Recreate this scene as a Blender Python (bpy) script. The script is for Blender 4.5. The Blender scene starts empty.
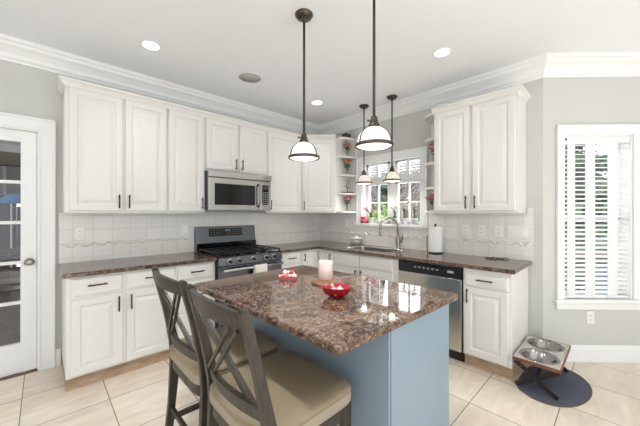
import bpy, bmesh, math, random
from mathutils import Vector, Matrix, noise

S = bpy.context.scene
COL = S.collection
random.seed(7)
PI = math.pi

# ------------------------------------------------------------------ camera, sky, big lights, exposure
cam_data = bpy.data.cameras.new('camera')
cam = bpy.data.objects.new('camera', cam_data); COL.objects.link(cam)
cam.location = (-3.349, -3.510, 1.37)
cam.rotation_euler = (PI/2, 0, math.radians(46.25 - 90))
cam_data.sensor_width = 36.0
cam_data.lens = 36.0*289.55/640
cam_data.clip_start = 0.02
S.camera = cam

world = bpy.data.worlds.new('sky'); S.world = world
world.use_nodes = True
bg = world.node_tree.nodes['Background']
bg.inputs[0].default_value = (0.90, 0.95, 1.0, 1)
bg.inputs[1].default_value = 1.2

S.view_settings.view_transform = 'Standard'
S.view_settings.look = 'None'
S.view_settings.gamma = 1.0
S.view_settings.use_curve_mapping = False
S.view_settings.exposure = 0.61

# low winter sun from behind the camera; it falls through the rear opening onto the floor there
sun_data = bpy.data.lights.new('sun', 'SUN'); sun_data.energy = 11.0; sun_data.angle = 0.03; sun_data.color = (0.93, 0.965, 1.0)
sun = bpy.data.objects.new('sun', sun_data); COL.objects.link(sun)
sun.rotation_euler = (math.radians(38), 0, math.radians(-8))

def area_light(name, loc, target, sx, sy, power, color):
    d = bpy.data.lights.new(name, 'AREA'); d.shape = 'RECTANGLE'
    d.size = sx; d.size_y = sy; d.energy = power; d.color = color
    o = bpy.data.objects.new(name, d); COL.objects.link(o)
    o.location = loc
    o.rotation_euler = (Vector(target)-Vector(loc)).to_track_quat('-Z', 'Y').to_euler()
    return o
# daylight entering the big openings behind the camera
area_light('daylight_rear_opening', (-2.6, -6.75, 1.25), (-2.6, 0, 3.0), 4.6, 2.0, 22, (0.86, 0.93, 1.0))
area_light('daylight_side_opening', (-6.75, -3.3, 1.25), (0, -3.3, 3.0), 4.2, 2.0, 9, (0.93, 0.96, 1.0))
area_light('daylight_sink_window', (0.55, -1.35, 1.75), (-2, -1.35, 1.2), 0.9, 0.9, 14, (0.93, 0.96, 1.0))
area_light('daylight_bay_window', (0.85, -2.85, 1.6), (-1, -4.6, 1.0), 0.7, 1.5, 6, (0.93, 0.96, 1.0))

# ------------------------------------------------------------------ materials
def lin(c):
    return tuple((x/12.92 if x <= 0.04045 else ((x+0.055)/1.055)**2.4) for x in c)
def rgb(r, g, b):
    return lin((r/255, g/255, b/255)) + (1,)
def mat(name, col, rough=0.5, metal=0.0, emit=None, estr=0.0, coat=0.0, spec=None, bump=0.0, bscale=80, var=0.0, vscale=6):
    m = bpy.data.materials.new(name); m.use_nodes = True
    nt = m.node_tree; b = nt.nodes['Principled BSDF']
    b.inputs['Base Color'].default_value = col
    b.inputs['Roughness'].default_value = rough
    b.inputs['Metallic'].default_value = metal
    if coat: b.inputs['Coat Weight'].default_value = coat; b.inputs['Coat Roughness'].default_value = 0.08
    if spec is not None: b.inputs['Specular IOR Level'].default_value = spec
    if emit:
        b.inputs['Emission Color'].default_value = emit; b.inputs['Emission Strength'].default_value = estr
    if bump or var:
        tc = nt.nodes.new('ShaderNodeTexCoord')
        if bump:
            n = nt.nodes.new('ShaderNodeTexNoise'); n.inputs['Scale'].default_value = bscale; n.inputs['Detail'].default_value = 4
            nt.links.new(tc.outputs['Object'], n.inputs['Vector'])
            bp = nt.nodes.new('ShaderNodeBump'); bp.inputs['Strength'].default_value = bump; bp.inputs['Distance'].default_value = 0.004
            nt.links.new(n.outputs['Fac'], bp.inputs['Height']); nt.links.new(bp.outputs['Normal'], b.inputs['Normal'])
        if var:
            n2 = nt.nodes.new('ShaderNodeTexNoise'); n2.inputs['Scale'].default_value = vscale; n2.inputs['Detail'].default_value = 5
            nt.links.new(tc.outputs['Object'], n2.inputs['Vector'])
            mx = nt.nodes.new('ShaderNodeMix'); mx.data_type = 'RGBA'
            mx.inputs[6].default_value = tuple(max(0, c*(1-var)) for c in col[:3])+(1,)
            mx.inputs[7].default_value = tuple(min(1, c*(1+var)) for c in col[:3])+(1,)
            nt.links.new(n2.outputs['Fac'], mx.inputs[0]); nt.links.new(mx.outputs[2], b.inputs['Base Color'])
    return m

def wood_mat(name, c1, c2, rough=0.4, scale=(3, 3, 30)):
    m = mat(name, c1, rough); nt = m.node_tree; b = nt.nodes['Principled BSDF']
    tc = nt.nodes.new('ShaderNodeTexCoord'); mp = nt.nodes.new('ShaderNodeMapping'); mp.inputs['Scale'].default_value = scale
    n = nt.nodes.new('ShaderNodeTexNoise'); n.inputs['Scale'].default_value = 2.5; n.inputs['Detail'].default_value = 6; n.inputs['Distortion'].default_value = 0.6
    r = nt.nodes.new('ShaderNodeValToRGB'); r.color_ramp.elements[0].position = 0.35; r.color_ramp.elements[1].position = 0.68
    r.color_ramp.elements[0].color = c1; r.color_ramp.elements[1].color = c2
    L = nt.links.new
    L(tc.outputs['Object'], mp.inputs['Vector']); L(mp.outputs['Vector'], n.inputs['Vector']); L(n.outputs['Fac'], r.inputs['Fac']); L(r.outputs['Color'], b.inputs['Base Color'])
    return m

def granite_mat():
    m = mat('granite', rgb(130, 110, 98), 0.045); nt = m.node_tree; b = nt.nodes['Principled BSDF']; L = nt.links.new
    geo = nt.nodes.new('ShaderNodeNewGeometry')
    def ramp(fac, stops):
        r = nt.nodes.new('ShaderNodeValToRGB'); cr = r.color_ramp
        while len(cr.elements) < len(stops): cr.elements.new(0.5)
        for e, (p, c) in zip(cr.elements, stops): e.position = p; e.color = c
        L(fac, r.inputs['Fac']); return r.outputs['Color']
    def nz(scale, detail, dist=0.0, rot=None, sc=None):
        n = nt.nodes.new('ShaderNodeTexNoise'); n.inputs['Scale'].default_value = scale; n.inputs['Detail'].default_value = detail; n.inputs['Distortion'].default_value = dist
        if sc:
            mp = nt.nodes.new('ShaderNodeMapping'); mp.inputs['Scale'].default_value = sc; mp.inputs['Rotation'].default_value = rot or (0, 0, 0)
            L(geo.outputs['Position'], mp.inputs['Vector']); L(mp.outputs['Vector'], n.inputs['Vector'])
        else: L(geo.outputs['Position'], n.inputs['Vector'])
        return n.outputs['Fac']
    base = ramp(nz(34, 8, 0.8), [(0.30, rgb(34, 28, 27)), (0.43, rgb(78, 58, 46)), (0.53, rgb(112, 88, 70)), (0.66, rgb(164, 147, 133)), (0.8, rgb(114, 109, 110))])
    drift = ramp(nz(2.2, 5, 1.2, (0, 0, 0.75), (1, 4.2, 1)), [(0.36, rgb(66, 61, 61)), (0.5, rgb(108, 80, 62)), (0.64, rgb(148, 122, 102))])
    mx = nt.nodes.new('ShaderNodeMix'); mx.data_type = 'RGBA'; mx.inputs[0].default_value = 0.45
    L(base, mx.inputs[6]); L(drift, mx.inputs[7])
    vo = nt.nodes.new('ShaderNodeTexVoronoi'); vo.inputs['Scale'].default_value = 190; L(geo.outputs['Position'], vo.inputs['Vector'])
    spk = ramp(vo.outputs['Color'], [(0.0, rgb(30, 26, 26)), (0.26, rgb(186, 177, 168)), (0.6, rgb(116, 97, 84)), (0.95, rgb(62, 50, 45))])
    mk = ramp(nz(60, 3), [(0.5, (0, 0, 0, 1)), (0.62, (0.75, 0.75, 0.75, 1))])
    mx2 = nt.nodes.new('ShaderNodeMix'); mx2.data_type = 'RGBA'
    L(mk, mx2.inputs[0]); L(mx.outputs[2], mx2.inputs[6]); L(spk, mx2.inputs[7])
    gm = nt.nodes.new('ShaderNodeGamma'); gm.inputs[1].default_value = 1.18
    L(mx2.outputs[2], gm.inputs[0]); L(gm.outputs[0], b.inputs['Base Color'])
    return m

def tile_floor_mat():
    m = mat('floor_tile', rgb(205, 190, 170), 0.28); nt = m.node_tree; b = nt.nodes['Principled BSDF']; L = nt.links.new
    geo = nt.nodes.new('ShaderNodeNewGeometry')
    sep = nt.nodes.new('ShaderNodeSeparateXYZ'); L(geo.outputs['Position'], sep.inputs[0])
    def math_(op, a, bb=None, c=None):
        n = nt.nodes.new('ShaderNodeMath'); n.operation = op
        for i, v in enumerate((a, bb, c)):
            if v is None: continue
            if isinstance(v, (int, float)): n.inputs[i].default_value = v
            else: L(v, n.inputs[i])
        return n.outputs[0]
    def axis(o, off, pitch):
        t = math_('DIVIDE', math_('SUBTRACT', o, off), pitch)
        fr = math_('FRACT', t); d = math_('MINIMUM', fr, math_('SUBTRACT', 1.0, fr))
        return math_('MULTIPLY', d, pitch), math_('FLOOR', t)
    dx, ix = axis(sep.outputs[0], -1.125, 0.467); dy, iy = axis(sep.outputs[1], -2.745, 0.461)
    d = math_('MINIMUM', dx, dy)
    grout = math_('LESS_THAN', d, 0.0030)
    comb = nt.nodes.new('ShaderNodeCombineXYZ'); L(ix, comb.inputs[0]); L(iy, comb.inputs[1])
    wn = nt.nodes.new('ShaderNodeTexWhiteNoise'); wn.noise_dimensions = '2D'; L(comb.outputs[0], wn.inputs[0])
    add = nt.nodes.new('ShaderNodeVectorMath'); add.operation = 'MULTIPLY_ADD'
    L(wn.outputs['Color'], add.inputs[0]); add.inputs[1].default_value = (9, 9, 9); L(geo.outputs['Position'], add.inputs[2])
    mp = nt.nodes.new('ShaderNodeMapping'); mp.inputs['Scale'].default_value = (1.2, 4.0, 1); L(add.outputs[0], mp.inputs['Vector'])
    n = nt.nodes.new('ShaderNodeTexNoise'); n.inputs['Scale'].default_value = 3.0; n.inputs['Detail'].default_value = 8; n.inputs['Distortion'].default_value = 0.8
    L(mp.outputs['Vector'], n.inputs['Vector'])
    r = nt.nodes.new('ShaderNodeValToRGB'); r.color_ramp.elements[0].position = 0.3; r.color_ramp.elements[1].position = 0.72
    r.color_ramp.elements[0].color = rgb(219, 203, 184); r.color_ramp.elements[1].color = rgb(238, 227, 211)
    L(n.outputs['Fac'], r.inputs['Fac'])
    tint = nt.nodes.new('ShaderNodeMix'); tint.data_type = 'RGBA'; tint.blend_type = 'MULTIPLY'
    tint.inputs[0].default_value = 1.0
    tr = math_('ADD', math_('MULTIPLY', wn.outputs['Value'], 0.12), 0.90)
    cc = nt.nodes.new('ShaderNodeCombineColor'); 
    for i in range(3): L(tr, cc.inputs[i])
    L(r.outputs['Color'], tint.inputs[6]); L(cc.outputs[0], tint.inputs[7])
    mx = nt.nodes.new('ShaderNodeMix'); mx.data_type = 'RGBA'; mx.inputs[7].default_value = rgb(128, 112, 96)
    L(grout, mx.inputs[0]); L(tint.outputs[2], mx.inputs[6]); L(mx.outputs[2], b.inputs['Base Color'])
    bp = nt.nodes.new('ShaderNodeBump'); bp.inputs['Strength'].default_value = 0.4; bp.inputs['Distance'].default_value = 0.002
    L(math_('SUBTRACT', 1.0, grout), bp.inputs['Height']); L(bp.outputs['Normal'], b.inputs['Normal'])
    return m

def tile_wall_mat(name, axis_i):
    """square off-white wall tile; axis_i = world axis the wall runs along"""
    m = mat(name, rgb(226, 221, 213), 0.22); nt = m.node_tree; b = nt.nodes['Principled BSDF']; L = nt.links.new
    geo = nt.nodes.new('ShaderNodeNewGeometry'); sep = nt.nodes.new('ShaderNodeSeparateXYZ'); L(geo.outputs['Position'], sep.inputs[0])
    def math_(op, a, bb=None):
        n = nt.nodes.new('ShaderNodeMath'); n.operation = op
        for i, v in enumerate((a, bb)):
            if v is None: continue
            if isinstance(v, (int, float)): n.inputs[i].default_value = v
            else: L(v, n.inputs[i])
        return n.outputs[0]
    def ax(o, off, p):
        t = math_('DIVIDE', math_('SUBTRACT', o, off), p); fr = math_('FRACT', t)
        return math_('MULTIPLY', math_('MINIMUM', fr, math_('SUBTRACT', 1.0, fr)), p), math_('FLOOR', t)
    a, ia = ax(sep.outputs[axis_i], 0.0, 0.150); z, iz = ax(sep.outputs[2], 0.955, 0.130)
    d = math_('MINIMUM', a, z); g = math_('LESS_THAN', d, 0.0016)
    comb = nt.nodes.new('ShaderNodeCombineXYZ'); L(ia, comb.inputs[0]); L(iz, comb.inputs[1])
    wn = nt.nodes.new('ShaderNodeTexWhiteNoise'); wn.noise_dimensions = '2D'; L(comb.outputs[0], wn.inputs[0])
    mx0 = nt.nodes.new('ShaderNodeMix'); mx0.data_type = 'RGBA'; mx0.inputs[6].default_value = rgb(229, 226, 220); mx0.inputs[7].default_value = rgb(234, 231, 226)
    L(wn.outputs['Value'], mx0.inputs[0])
    mx = nt.nodes.new('ShaderNodeMix'); mx.data_type = 'RGBA'; mx.inputs[7].default_value = rgb(208, 202, 194)
    L(g, mx.inputs[0]); L(mx0.outputs[2], mx.inputs[6]); L(mx.outputs[2], b.inputs['Base Color'])
    bp = nt.nodes.new('ShaderNodeBump'); bp.inputs['Strength'].default_value = 0.5; bp.inputs['Distance'].default_value = 0.002
    sm = nt.nodes.new('ShaderNodeMapRange'); sm.inputs[1].default_value = 0; sm.inputs[2].default_value = 0.006; L(d, sm.inputs[0])
    L(sm.outputs[0], bp.inputs['Height']); L(bp.outputs['Normal'], b.inputs['Normal'])
    return m

def glass_mat(name, fac=0.08, tint=(1, 1, 1, 1)):
    m = bpy.data.materials.new(name); m.use_nodes = True; nt = m.node_tree; nt.nodes.clear(); L = nt.links.new
    out = nt.nodes.new('ShaderNodeOutputMaterial'); t = nt.nodes.new('ShaderNodeBsdfTransparent'); t.inputs[0].default_value = tint
    g = nt.nodes.new('ShaderNodeBsdfGlossy'); g.inputs['Roughness'].default_value = 0.02
    mx = nt.nodes.new('ShaderNodeMixShader'); mx.inputs[0].default_value = fac
    L(t.outputs[0], mx.inputs[1]); L(g.outputs[0], mx.inputs[2]); L(mx.outputs[0], out.inputs[0])
    return m

M = dict(
    cab=mat('white_cabinet_paint', rgb(229, 227, 222), 0.35),
    trim=mat('white_trim_paint', rgb(240, 240, 239), 0.4),
    wall=mat('greige_wall_paint', rgb(203, 203, 198), 0.9, bump=0.05, bscale=250),
    ceil=mat('ceiling_paint', rgb(243, 245, 248), 0.95),
    floor=tile_floor_mat(), tile_l=tile_wall_mat('wall_tile_left', 0), tile_r=tile_wall_mat('wall_tile_right', 1),
    relief=mat('relief_tile', rgb(230, 226, 219), 0.3),
    granite=granite_mat(),
    steel=mat('brushed_steel', rgb(196, 194, 190), 0.24, 1.0, bump=0.03, bscale=300),
    dsteel=mat('dark_steel', rgb(116, 120, 127), 0.2, 1.0),
    chrome=mat('polished_steel', rgb(150, 149, 148), 0.16, 1.0),
    nickel=mat('brushed_nickel', rgb(160, 154, 146), 0.28, 1.0),
    bronze=mat('dark_bronze', rgb(84, 78, 71), 0.36, 0.8),
    black=mat('black_metal', rgb(34, 31, 30), 0.4, 0.4),
    iron=mat('cast_iron', rgb(44, 44, 47), 0.38, 0.4),
    gloss=mat('black_glass', rgb(16, 17, 20), 0.06),
    plastic=mat('black_plastic', rgb(24, 24, 26), 0.3),
    island=mat('blue_grey_paint', rgb(132, 150, 163), 0.4),
    toe=wood_mat('toe_kick_wood', rgb(168, 141, 115), rgb(190, 164, 138), 0.6, (3, 3, 12)),
    stool=wood_mat('dark_weathered_wood', rgb(34, 28, 23), rgb(62, 53, 43), 0.42, (22, 22, 3)),
    seat=mat('tan_fabric', rgb(136, 121, 97), 0.55, bump=0.25, bscale=260, var=0.30, vscale=6),
    linen=mat('linen_fabric', rgb(152, 142, 124), 0.8, bump=0.25, bscale=300),
    opal=mat('opal_glass', rgb(250, 244, 230), 0.25, emit=rgb(255, 240, 214), estr=0.10),
    glow=mat('lit_diffuser', rgb(255, 250, 240), 0.3, emit=rgb(255, 240, 215), estr=1.0),
    lens=mat('lit_lens', rgb(255, 255, 255), 0.3, emit=rgb(255, 248, 236), estr=9.0),
    white=mat('white_plastic', rgb(240, 238, 232), 0.3),
    paper=mat('paper_towel', rgb(244, 243, 240), 0.9, bump=0.3, bscale=120),
    cloth=mat('white_cotton', rgb(232, 228, 220), 0.9, bump=0.4, bscale=200),
    doorglass=glass_mat('door_glass', 0.03), glass=glass_mat('window_glass', 0.06), clear=glass_mat('clear_glass', 0.16, (0.93, 0.95, 0.95, 1)),
    candle=mat('blush_candle_glass', rgb(226, 203, 197), 0.25, coat=0.5),
    wax=mat('candle_wax', rgb(246, 238, 228), 0.5),
    red=mat('red_glaze', rgb(158, 12, 28), 0.12, coat=0.6),
    pinkpaper=mat('pink_candy_tray', rgb(218, 116, 122), 0.4),
    pinkwrap=mat('pink_wrapper', rgb(228, 120, 130), 0.25), whitewrap=mat('white_wrapper', rgb(240, 232, 228), 0.25),
    redwrap=mat('red_wrapper', rgb(200, 52, 60), 0.25), bluewrap=mat('slate_wrapper', rgb(110, 120, 150), 0.25),
    rattan=wood_mat('trivet_wood', rgb(104, 76, 52), rgb(146, 110, 78), 0.5, (20, 20, 20)),
    pink=mat('pink_petals', rgb(228, 136, 146), 0.6, var=0.2, vscale=30), coral=mat('coral_petals', rgb(222, 142, 116), 0.6, var=0.2, vscale=30),
    petal=mat('white_petals', rgb(238, 228, 226), 0.6), leaf=mat('leaf_green', rgb(72, 104, 52), 0.5, var=0.3, vscale=20),
    stem=mat('stem_green', rgb(86, 112, 62), 0.6),
    matblue=mat('slate_blue_rubber', rgb(76, 80, 94), 0.75, bump=0.3, bscale=160, var=0.15, vscale=12),
    matedge=mat('braided_edge', rgb(96, 84, 80), 0.9, bump=0.8, bscale=140),
    boardtop=wood_mat('whitewashed_board', rgb(176, 168, 160), rgb(206, 200, 192), 0.5, (4, 26, 4)),
    boardedge=wood_mat('brown_board_edge', rgb(96, 58, 38), rgb(130, 84, 54), 0.5, (4, 20, 20)),
    grille=mat('speaker_grille', rgb(178, 178, 176), 0.8),
    blind=mat('white_blind', rgb(244, 244, 242), 0.45), tape=mat('blind_tape', rgb(232, 232, 232), 0.85),
    snow=mat('snow', rgb(240, 243, 248), 0.9, bump=0.3, bscale=4),
    bark=mat('tree_bark', rgb(92, 82, 74), 0.9, var=0.3, vscale=8), evergreen=mat('evergreen', rgb(52, 68, 48), 0.9, var=0.5, vscale=9),
    shrub=mat('shrub_green', rgb(98, 124, 62), 0.8, var=0.4, vscale=10),
    deck=mat('deck_stain', rgb(96, 74, 66), 0.7), siding=mat('grey_siding', rgb(112, 114, 116), 0.8), roof=mat('roof_shingle', rgb(88, 84, 84), 0.9),
    chairblue=mat('patio_blue', rgb(92, 102, 114), 0.6),
    hallwall=mat('hall_wall_paint', rgb(128, 123, 106), 0.9), rug=wood_mat('grey_rug', rgb(120, 112, 106), rgb(170, 162, 152), 0.95, (14, 40, 14)),
    darkwood=wood_mat('dark_wood', rgb(46, 32, 26), rgb(72, 50, 38), 0.35, (4, 4, 24)), hallfloor=wood_mat('red_brown_floor', rgb(92, 52, 38), rgb(122, 76, 54), 0.3, (4, 20, 4)),
    lampblue=mat('blue_glass', rgb(60, 130, 200), 0.15, coat=0.5), curtain=mat('taupe_curtain', rgb(140, 130, 116), 0.9),
    digits=mat('display_digits', rgb(60, 90, 90), 0.4, emit=rgb(150, 220, 220), estr=0.12),
    dimmark=mat('dim_panel_marks', rgb(92, 94, 98), 0.4),
    mark=mat('panel_marks', rgb(170, 170, 172), 0.4),
)

# ------------------------------------------------------------------ mesh builder
def F_L(s, d, z): return Vector((s, -d, z))                       # left (range) wall: s along +x, d out into the room
def F_W(s, d, z): return Vector((-d, s, z))                       # right (sink) wall: s along +y
R2 = math.sqrt(0.5)
def F_B(s, d, z): return Vector((s*R2 - d*R2, -3.0 - s*R2 - d*R2, z))   # bay wall
def F_D(s, d, z): return Vector((-0.66 + s*R2 - d*R2, -0.33 - s*R2 - d*R2, z))   # diagonal corner cabinet
BASE = {}

class MB:
    def __init__(self, xf=None): self.bm = bmesh.new(); self.xf = xf or (lambda a, b, c: Vector((a, b, c)))
    def v(self, p): return self.bm.verts.new(self.xf(*p))
    def face(self, vs, smooth=False):
        try: f = self.bm.faces.new(vs)
        except ValueError: return None
        f.smooth = smooth; return f
    def box(self, a0, a1, b0, b1, c0, c1):
        p = [self.v((a, b, c)) for a in (a0, a1) for b in (b0, b1) for c in (c0, c1)]
        for q in ((0, 1, 3, 2), (4, 6, 7, 5), (0, 4, 5, 1), (2, 3, 7, 6), (0, 2, 6, 4), (1, 5, 7, 3)): self.face([p[i] for i in q])
        return self
    def hexa(self, pts):
        p = [self.v(x) for x in pts]    # bottom 4 then top 4
        for q in ((3, 2, 1, 0), (4, 5, 6, 7), (0, 1, 5, 4), (1, 2, 6, 5), (2, 3, 7, 6), (3, 0, 4, 7)): self.face([p[i] for i in q])
        return self
    def rings(self, loops, cap0=True, cap1=True, smooth=False, closed=False):
        L = [[self.v(p) for p in lp] for lp in loops]; n = len(L[0])
        m = len(L) if closed else len(L)-1
        for i in range(m):
            A, B = L[i], L[(i+1) % len(L)]
            for j in range(n): self.face([A[j], A[(j+1) % n], B[(j+1) % n], B[j]], smooth)
        if not closed:
            if cap0: self.face(L[0][::-1])
            if cap1: self.face(L[-1])
        return self
    def lathe(self, c, prof, n=24, cap0=True, cap1=True, smooth=True):
        return self.rings([[(c[0]+r*math.cos(2*PI*k/n), c[1]+r*math.sin(2*PI*k/n), c[2]+z) for k in range(n)] for r, z in prof], cap0, cap1, smooth)
    def tube(self, path, r, n=8, closed=False):
        P = [Vector(p) for p in path]; loops = []
        up = Vector((0, 0, 1)); N = None
        for i, p in enumerate(P):
            if closed: t = P[(i+1) % len(P)]-P[i-1]
            else: t = P[min(i+1, len(P)-1)]-P[max(i-1, 0)]
            t.normalize()
            if N is None:
                a = up if abs(t.z) < 0.9 else Vector((1, 0, 0)); N = (a - t*a.dot(t)).normalized()
            else: N = (N - t*N.dot(t)).normalized()
            B = t.cross(N); rr = r[i] if isinstance(r, (list, tuple)) else r
            loops.append([tuple(p + N*(rr*math.cos(2*PI*k/n)) + B*(rr*math.sin(2*PI*k/n))) for k in range(n)])
        return self.rings(loops, True, True, True, closed)
    def bar(self, path, side, w, t):
        """rectangular bar: w along the vector side, t across it"""
        P = [Vector(p) for p in path]; sv = Vector(side).normalized(); loops = []
        for i, p in enumerate(P):
            tg = (P[min(i+1, len(P)-1)]-P[max(i-1, 0)]).normalized()
            s = (sv - tg*sv.dot(tg)).normalized(); q = tg.cross(s)
            ww = w[i] if isinstance(w, (list, tuple)) else w
            loops.append([tuple(p + s*(a*ww/2) + q*(b*t/2)) for a, b in ((-1, -1), (1, -1), (1, 1), (-1, 1))])
        return self.rings(loops)
    def ball(self, c, r, n=10, m=6, sq=(1, 1, 1)):
        return self.rings([[(c[0]+sq[0]*r*math.sin(th)*math.cos(2*PI*k/n), c[1]+sq[1]*r*math.sin(th)*math.sin(2*PI*k/n), c[2]+sq[2]*r*math.cos(th)) for k in range(n)]
                           for th in [PI*(i+0.02)/(m+0.04) for i in range(m+1)]], True, True, True)
    def sweep(self, path, prof, closed_prof=True):
        """profile (offset d, z) swept along an xy path with mitred corners; the room side is on the right of the path"""
        P = [Vector((p[0], p[1])) for p in path]; N = []
        for a, b in zip(P[:-1], P[1:]):
            t = (b-a).normalized(); N.append(Vector((t.y, -t.x)))
        loops = []
        for i, p in enumerate(P):
            if i == 0: m = N[0]
            elif i == len(P)-1: m = N[-1]
            else: m = (N[i-1]+N[i])/(1+N[i-1].dot(N[i]))
            loops.append([(p.x+m.x*d, p.y+m.y*d, z) for d, z in prof])
        return self.rings(loops)
    def prism(self, outline, z0, z1):
        return self.rings([[(x, y, z0) for x, y in outline], [(x, y, z1) for x, y in outline]])
    def door(self, s0, s1, z0, z1, d0, fr=0.052, t=0.02):
        """raised-panel door in (s, d, z)"""
        st = [(0, d0), (0, d0+t-0.004), (0.004, d0+t), (fr, d0+t), (fr+0.007, d0+t-0.009), (fr+0.016, d0+t-0.009), (fr+0.040, d0+t-0.002), (fr+0.044, d0+t-0.001)]
        return self.rings([[(s0+i, d, z0+i), (s1-i, d, z0+i), (s1-i, d, z1-i), (s0+i, d, z1-i)] for i, d in st])
    def slab(self, s0, s1, z0, z1, d0, t=0.02):
        st = [(0, d0), (0, d0+t-0.010), (0.005, d0+t-0.004), (0.012, d0+t-0.004), (0.016, d0+t)]
        return self.rings([[(s0+i, d, z0+i), (s1-i, d, z0+i), (s1-i, d, z1-i), (s0+i, d, z1-i)] for i, d in st])
    def build(self, name, m, parent=None, base=None, bevel=0.0, seg=2):
        bmesh.ops.remove_doubles(self.bm, verts=self.bm.verts, dist=1e-6)
        bmesh.ops.recalc_face_normals(self.bm, faces=self.bm.faces)
        b = Vector(base) if base else (BASE[parent.name] if parent else Vector((0, 0, 0)))
        for vv in self.bm.verts: vv.co -= b
        me = bpy.data.meshes.new(name); self.bm.to_mesh(me); self.bm.free()
        mats = m if isinstance(m, list) else [m]
        for x in mats: me.materials.append(x)
        o = bpy.data.objects.new(name, me); COL.objects.link(o)
        if parent: o.parent = parent
        else: o.location = b
        BASE[o.name] = b
        if bevel:
            md = o.modifiers.new('bevel', 'BEVEL'); md.width = bevel; md.segments = seg; md.limit_method = 'ANGLE'; md.angle_limit = math.radians(35)
        return o

def tag(o, label, cat, group=None, kind=None):
    o['label'] = label; o['category'] = cat
    if group: o['group'] = group
    if kind: o['kind'] = kind
    return o
def thing(name, label, cat, base, group=None):
    o = bpy.data.objects.new(name, None); COL.objects.link(o); o.location = base; o.empty_display_size = 0.05
    BASE[o.name] = Vector(base); return tag(o, label, cat, group)
def struct(name, mb, m, parent=None, label=None, bevel=0.0):
    o = mb.build(name, m, parent, bevel=bevel)
    if not parent: o['kind'] = 'structure'
    if label: o['label'] = label
    return o
def dup(root, loc, label, group=None):
    r = root.copy(); COL.objects.link(r); r.location = loc; r['label'] = label
    if group: r['group'] = group
    for ch in list(root.children):
        c = ch.copy(); COL.objects.link(c); c.parent = r
        for g in ch.children:
            d = g.copy(); COL.objects.link(d); d.parent = c
    return r

H = 2.79
# ------------------------------------------------------------------ room shell
struct('floor', MB().box(-6.6, 1.6, -6.6, 0.0, -0.06, 0.0), M['floor'])
struct('ceiling', MB().box(-6.6, 1.6, -6.6, 0.15, H, H+0.08), M['ceil'])
w = MB(F_L); w.box(-6.6, -4.24, -0.15, 0, 0, H).box(-3.37, 0.0, -0.15, 0, 0, H).box(-4.24, -3.37, -0.15, 0, 2.09, H)
struct('wall_left', w, M['wall'])
WY0, WY1, WZ0, WZ1 = -1.80, -0.90, 1.225, 2.085
w = MB(F_W); w.box(-3.0, WY0, -0.15, 0, 0, H).box(WY1, 0.15, -0.15, 0, 0, H).box(WY0, WY1, -0.15, 0, 0, WZ0).box(WY0, WY1, -0.15, 0, WZ1, H)
struct('wall_right', w, M['wall'])
BS0, BS1, BZ0, BZ1 = 0.185, 0.81, 0.575, 2.09
w = MB(F_B); w.box(0, BS0, -0.15, 0, 0, H).box(BS1, 2.0, -0.15, 0, 0, H).box(BS0, BS1, -0.15, 0, 0, BZ0).box(BS0, BS1, -0.15, 0, BZ1, H)
struct('wall_bay', w, M['wall'])
ex, ey = 2.0*R2, -3.0-2.0*R2
struct('wall_east', MB().box(ex, ex+0.15, -6.6, ey, 0, H), M['wall'])
w = MB(); w.box(-6.6, -5.0, -6.7, -6.6, 0, H).box(-0.2, 1.6, -6.7, -6.6, 0, H).box(-5.0, -0.2, -6.7, -6.6, 2.5, H).box(-5.0, -0.2, -6.7, -6.6, 0, 0.25)
w.box(-2.7, -2.5, -6.7, -6.6, 0.25, 2.5)
struct('wall_rear', w, M['wall'])
w = MB(); w.box(-6.7, -6.6, -6.6, -5.5, 0, H).box(-6.7, -6.6, -1.1, 0.0, 0, H).box(-6.7, -6.6, -5.5, -1.1, 0, 0.35).box(-6.7, -6.6, -5.5, -1.1, 2.5, H)
w.box(-6.7, -6.6, -3.4, -3.2, 0.35, 2.5)
struct('wall_side', w, M['wall'])

# crown moulding, one run per wall
CP = [(0.0, 2.622), (0.012, 2.622), (0.014, 2.640), (0.030, 2.652), (0.040, 2.680), (0.072, 2.712), (0.098, 2.728), (0.104, 2.752), (0.118, 2.756), (0.122, 2.788), (0.0, 2.788)]
def crown_run(name, path3, keep):
    """mitred run: sweep along the whole path, keep one span"""
    mb = MB(); P = [Vector((p[0], p[1])) for p in path3]; N = []
    for a, b in zip(P[:-1], P[1:]):
        t = (b-a).normalized(); N.append(Vector((t.y, -t.x)))
    loops = []
    for i in (keep, keep+1):
        if i == 0: m = N[0]
        elif i == len(P)-1: m = N[-1]
        else: m = (N[i-1]+N[i])/(1+N[i-1].dot(N[i]))
        loops.append([(P[i].x+m.x*d, P[i].y+m.y*d, z) for d, z in CP])
    mb.rings(loops); return struct(name, mb, M['trim'])
RP = [(-6.6, 0), (0, 0), (0, -3.0), (ex, ey), (ex, -6.6)]
for k in range(4): crown_run('trim_%d' % (k+1), RP, k)

BP = [(0, 0.001), (0.016, 0.001), (0.016, 0.115), (0.011, 0.122), (0.010, 0.138), (0.004, 0.150), (0, 0.150)]
struct('baseboard_left', MB().sweep([(-3.268, -0.001), (-3.232, -0.001)], BP), M['trim'])
struct('baseboard_right', MB().sweep([(-0.001, -2.885), (-0.001, -3.0), (ex, ey-0.001)], BP), M['trim'])

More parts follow.
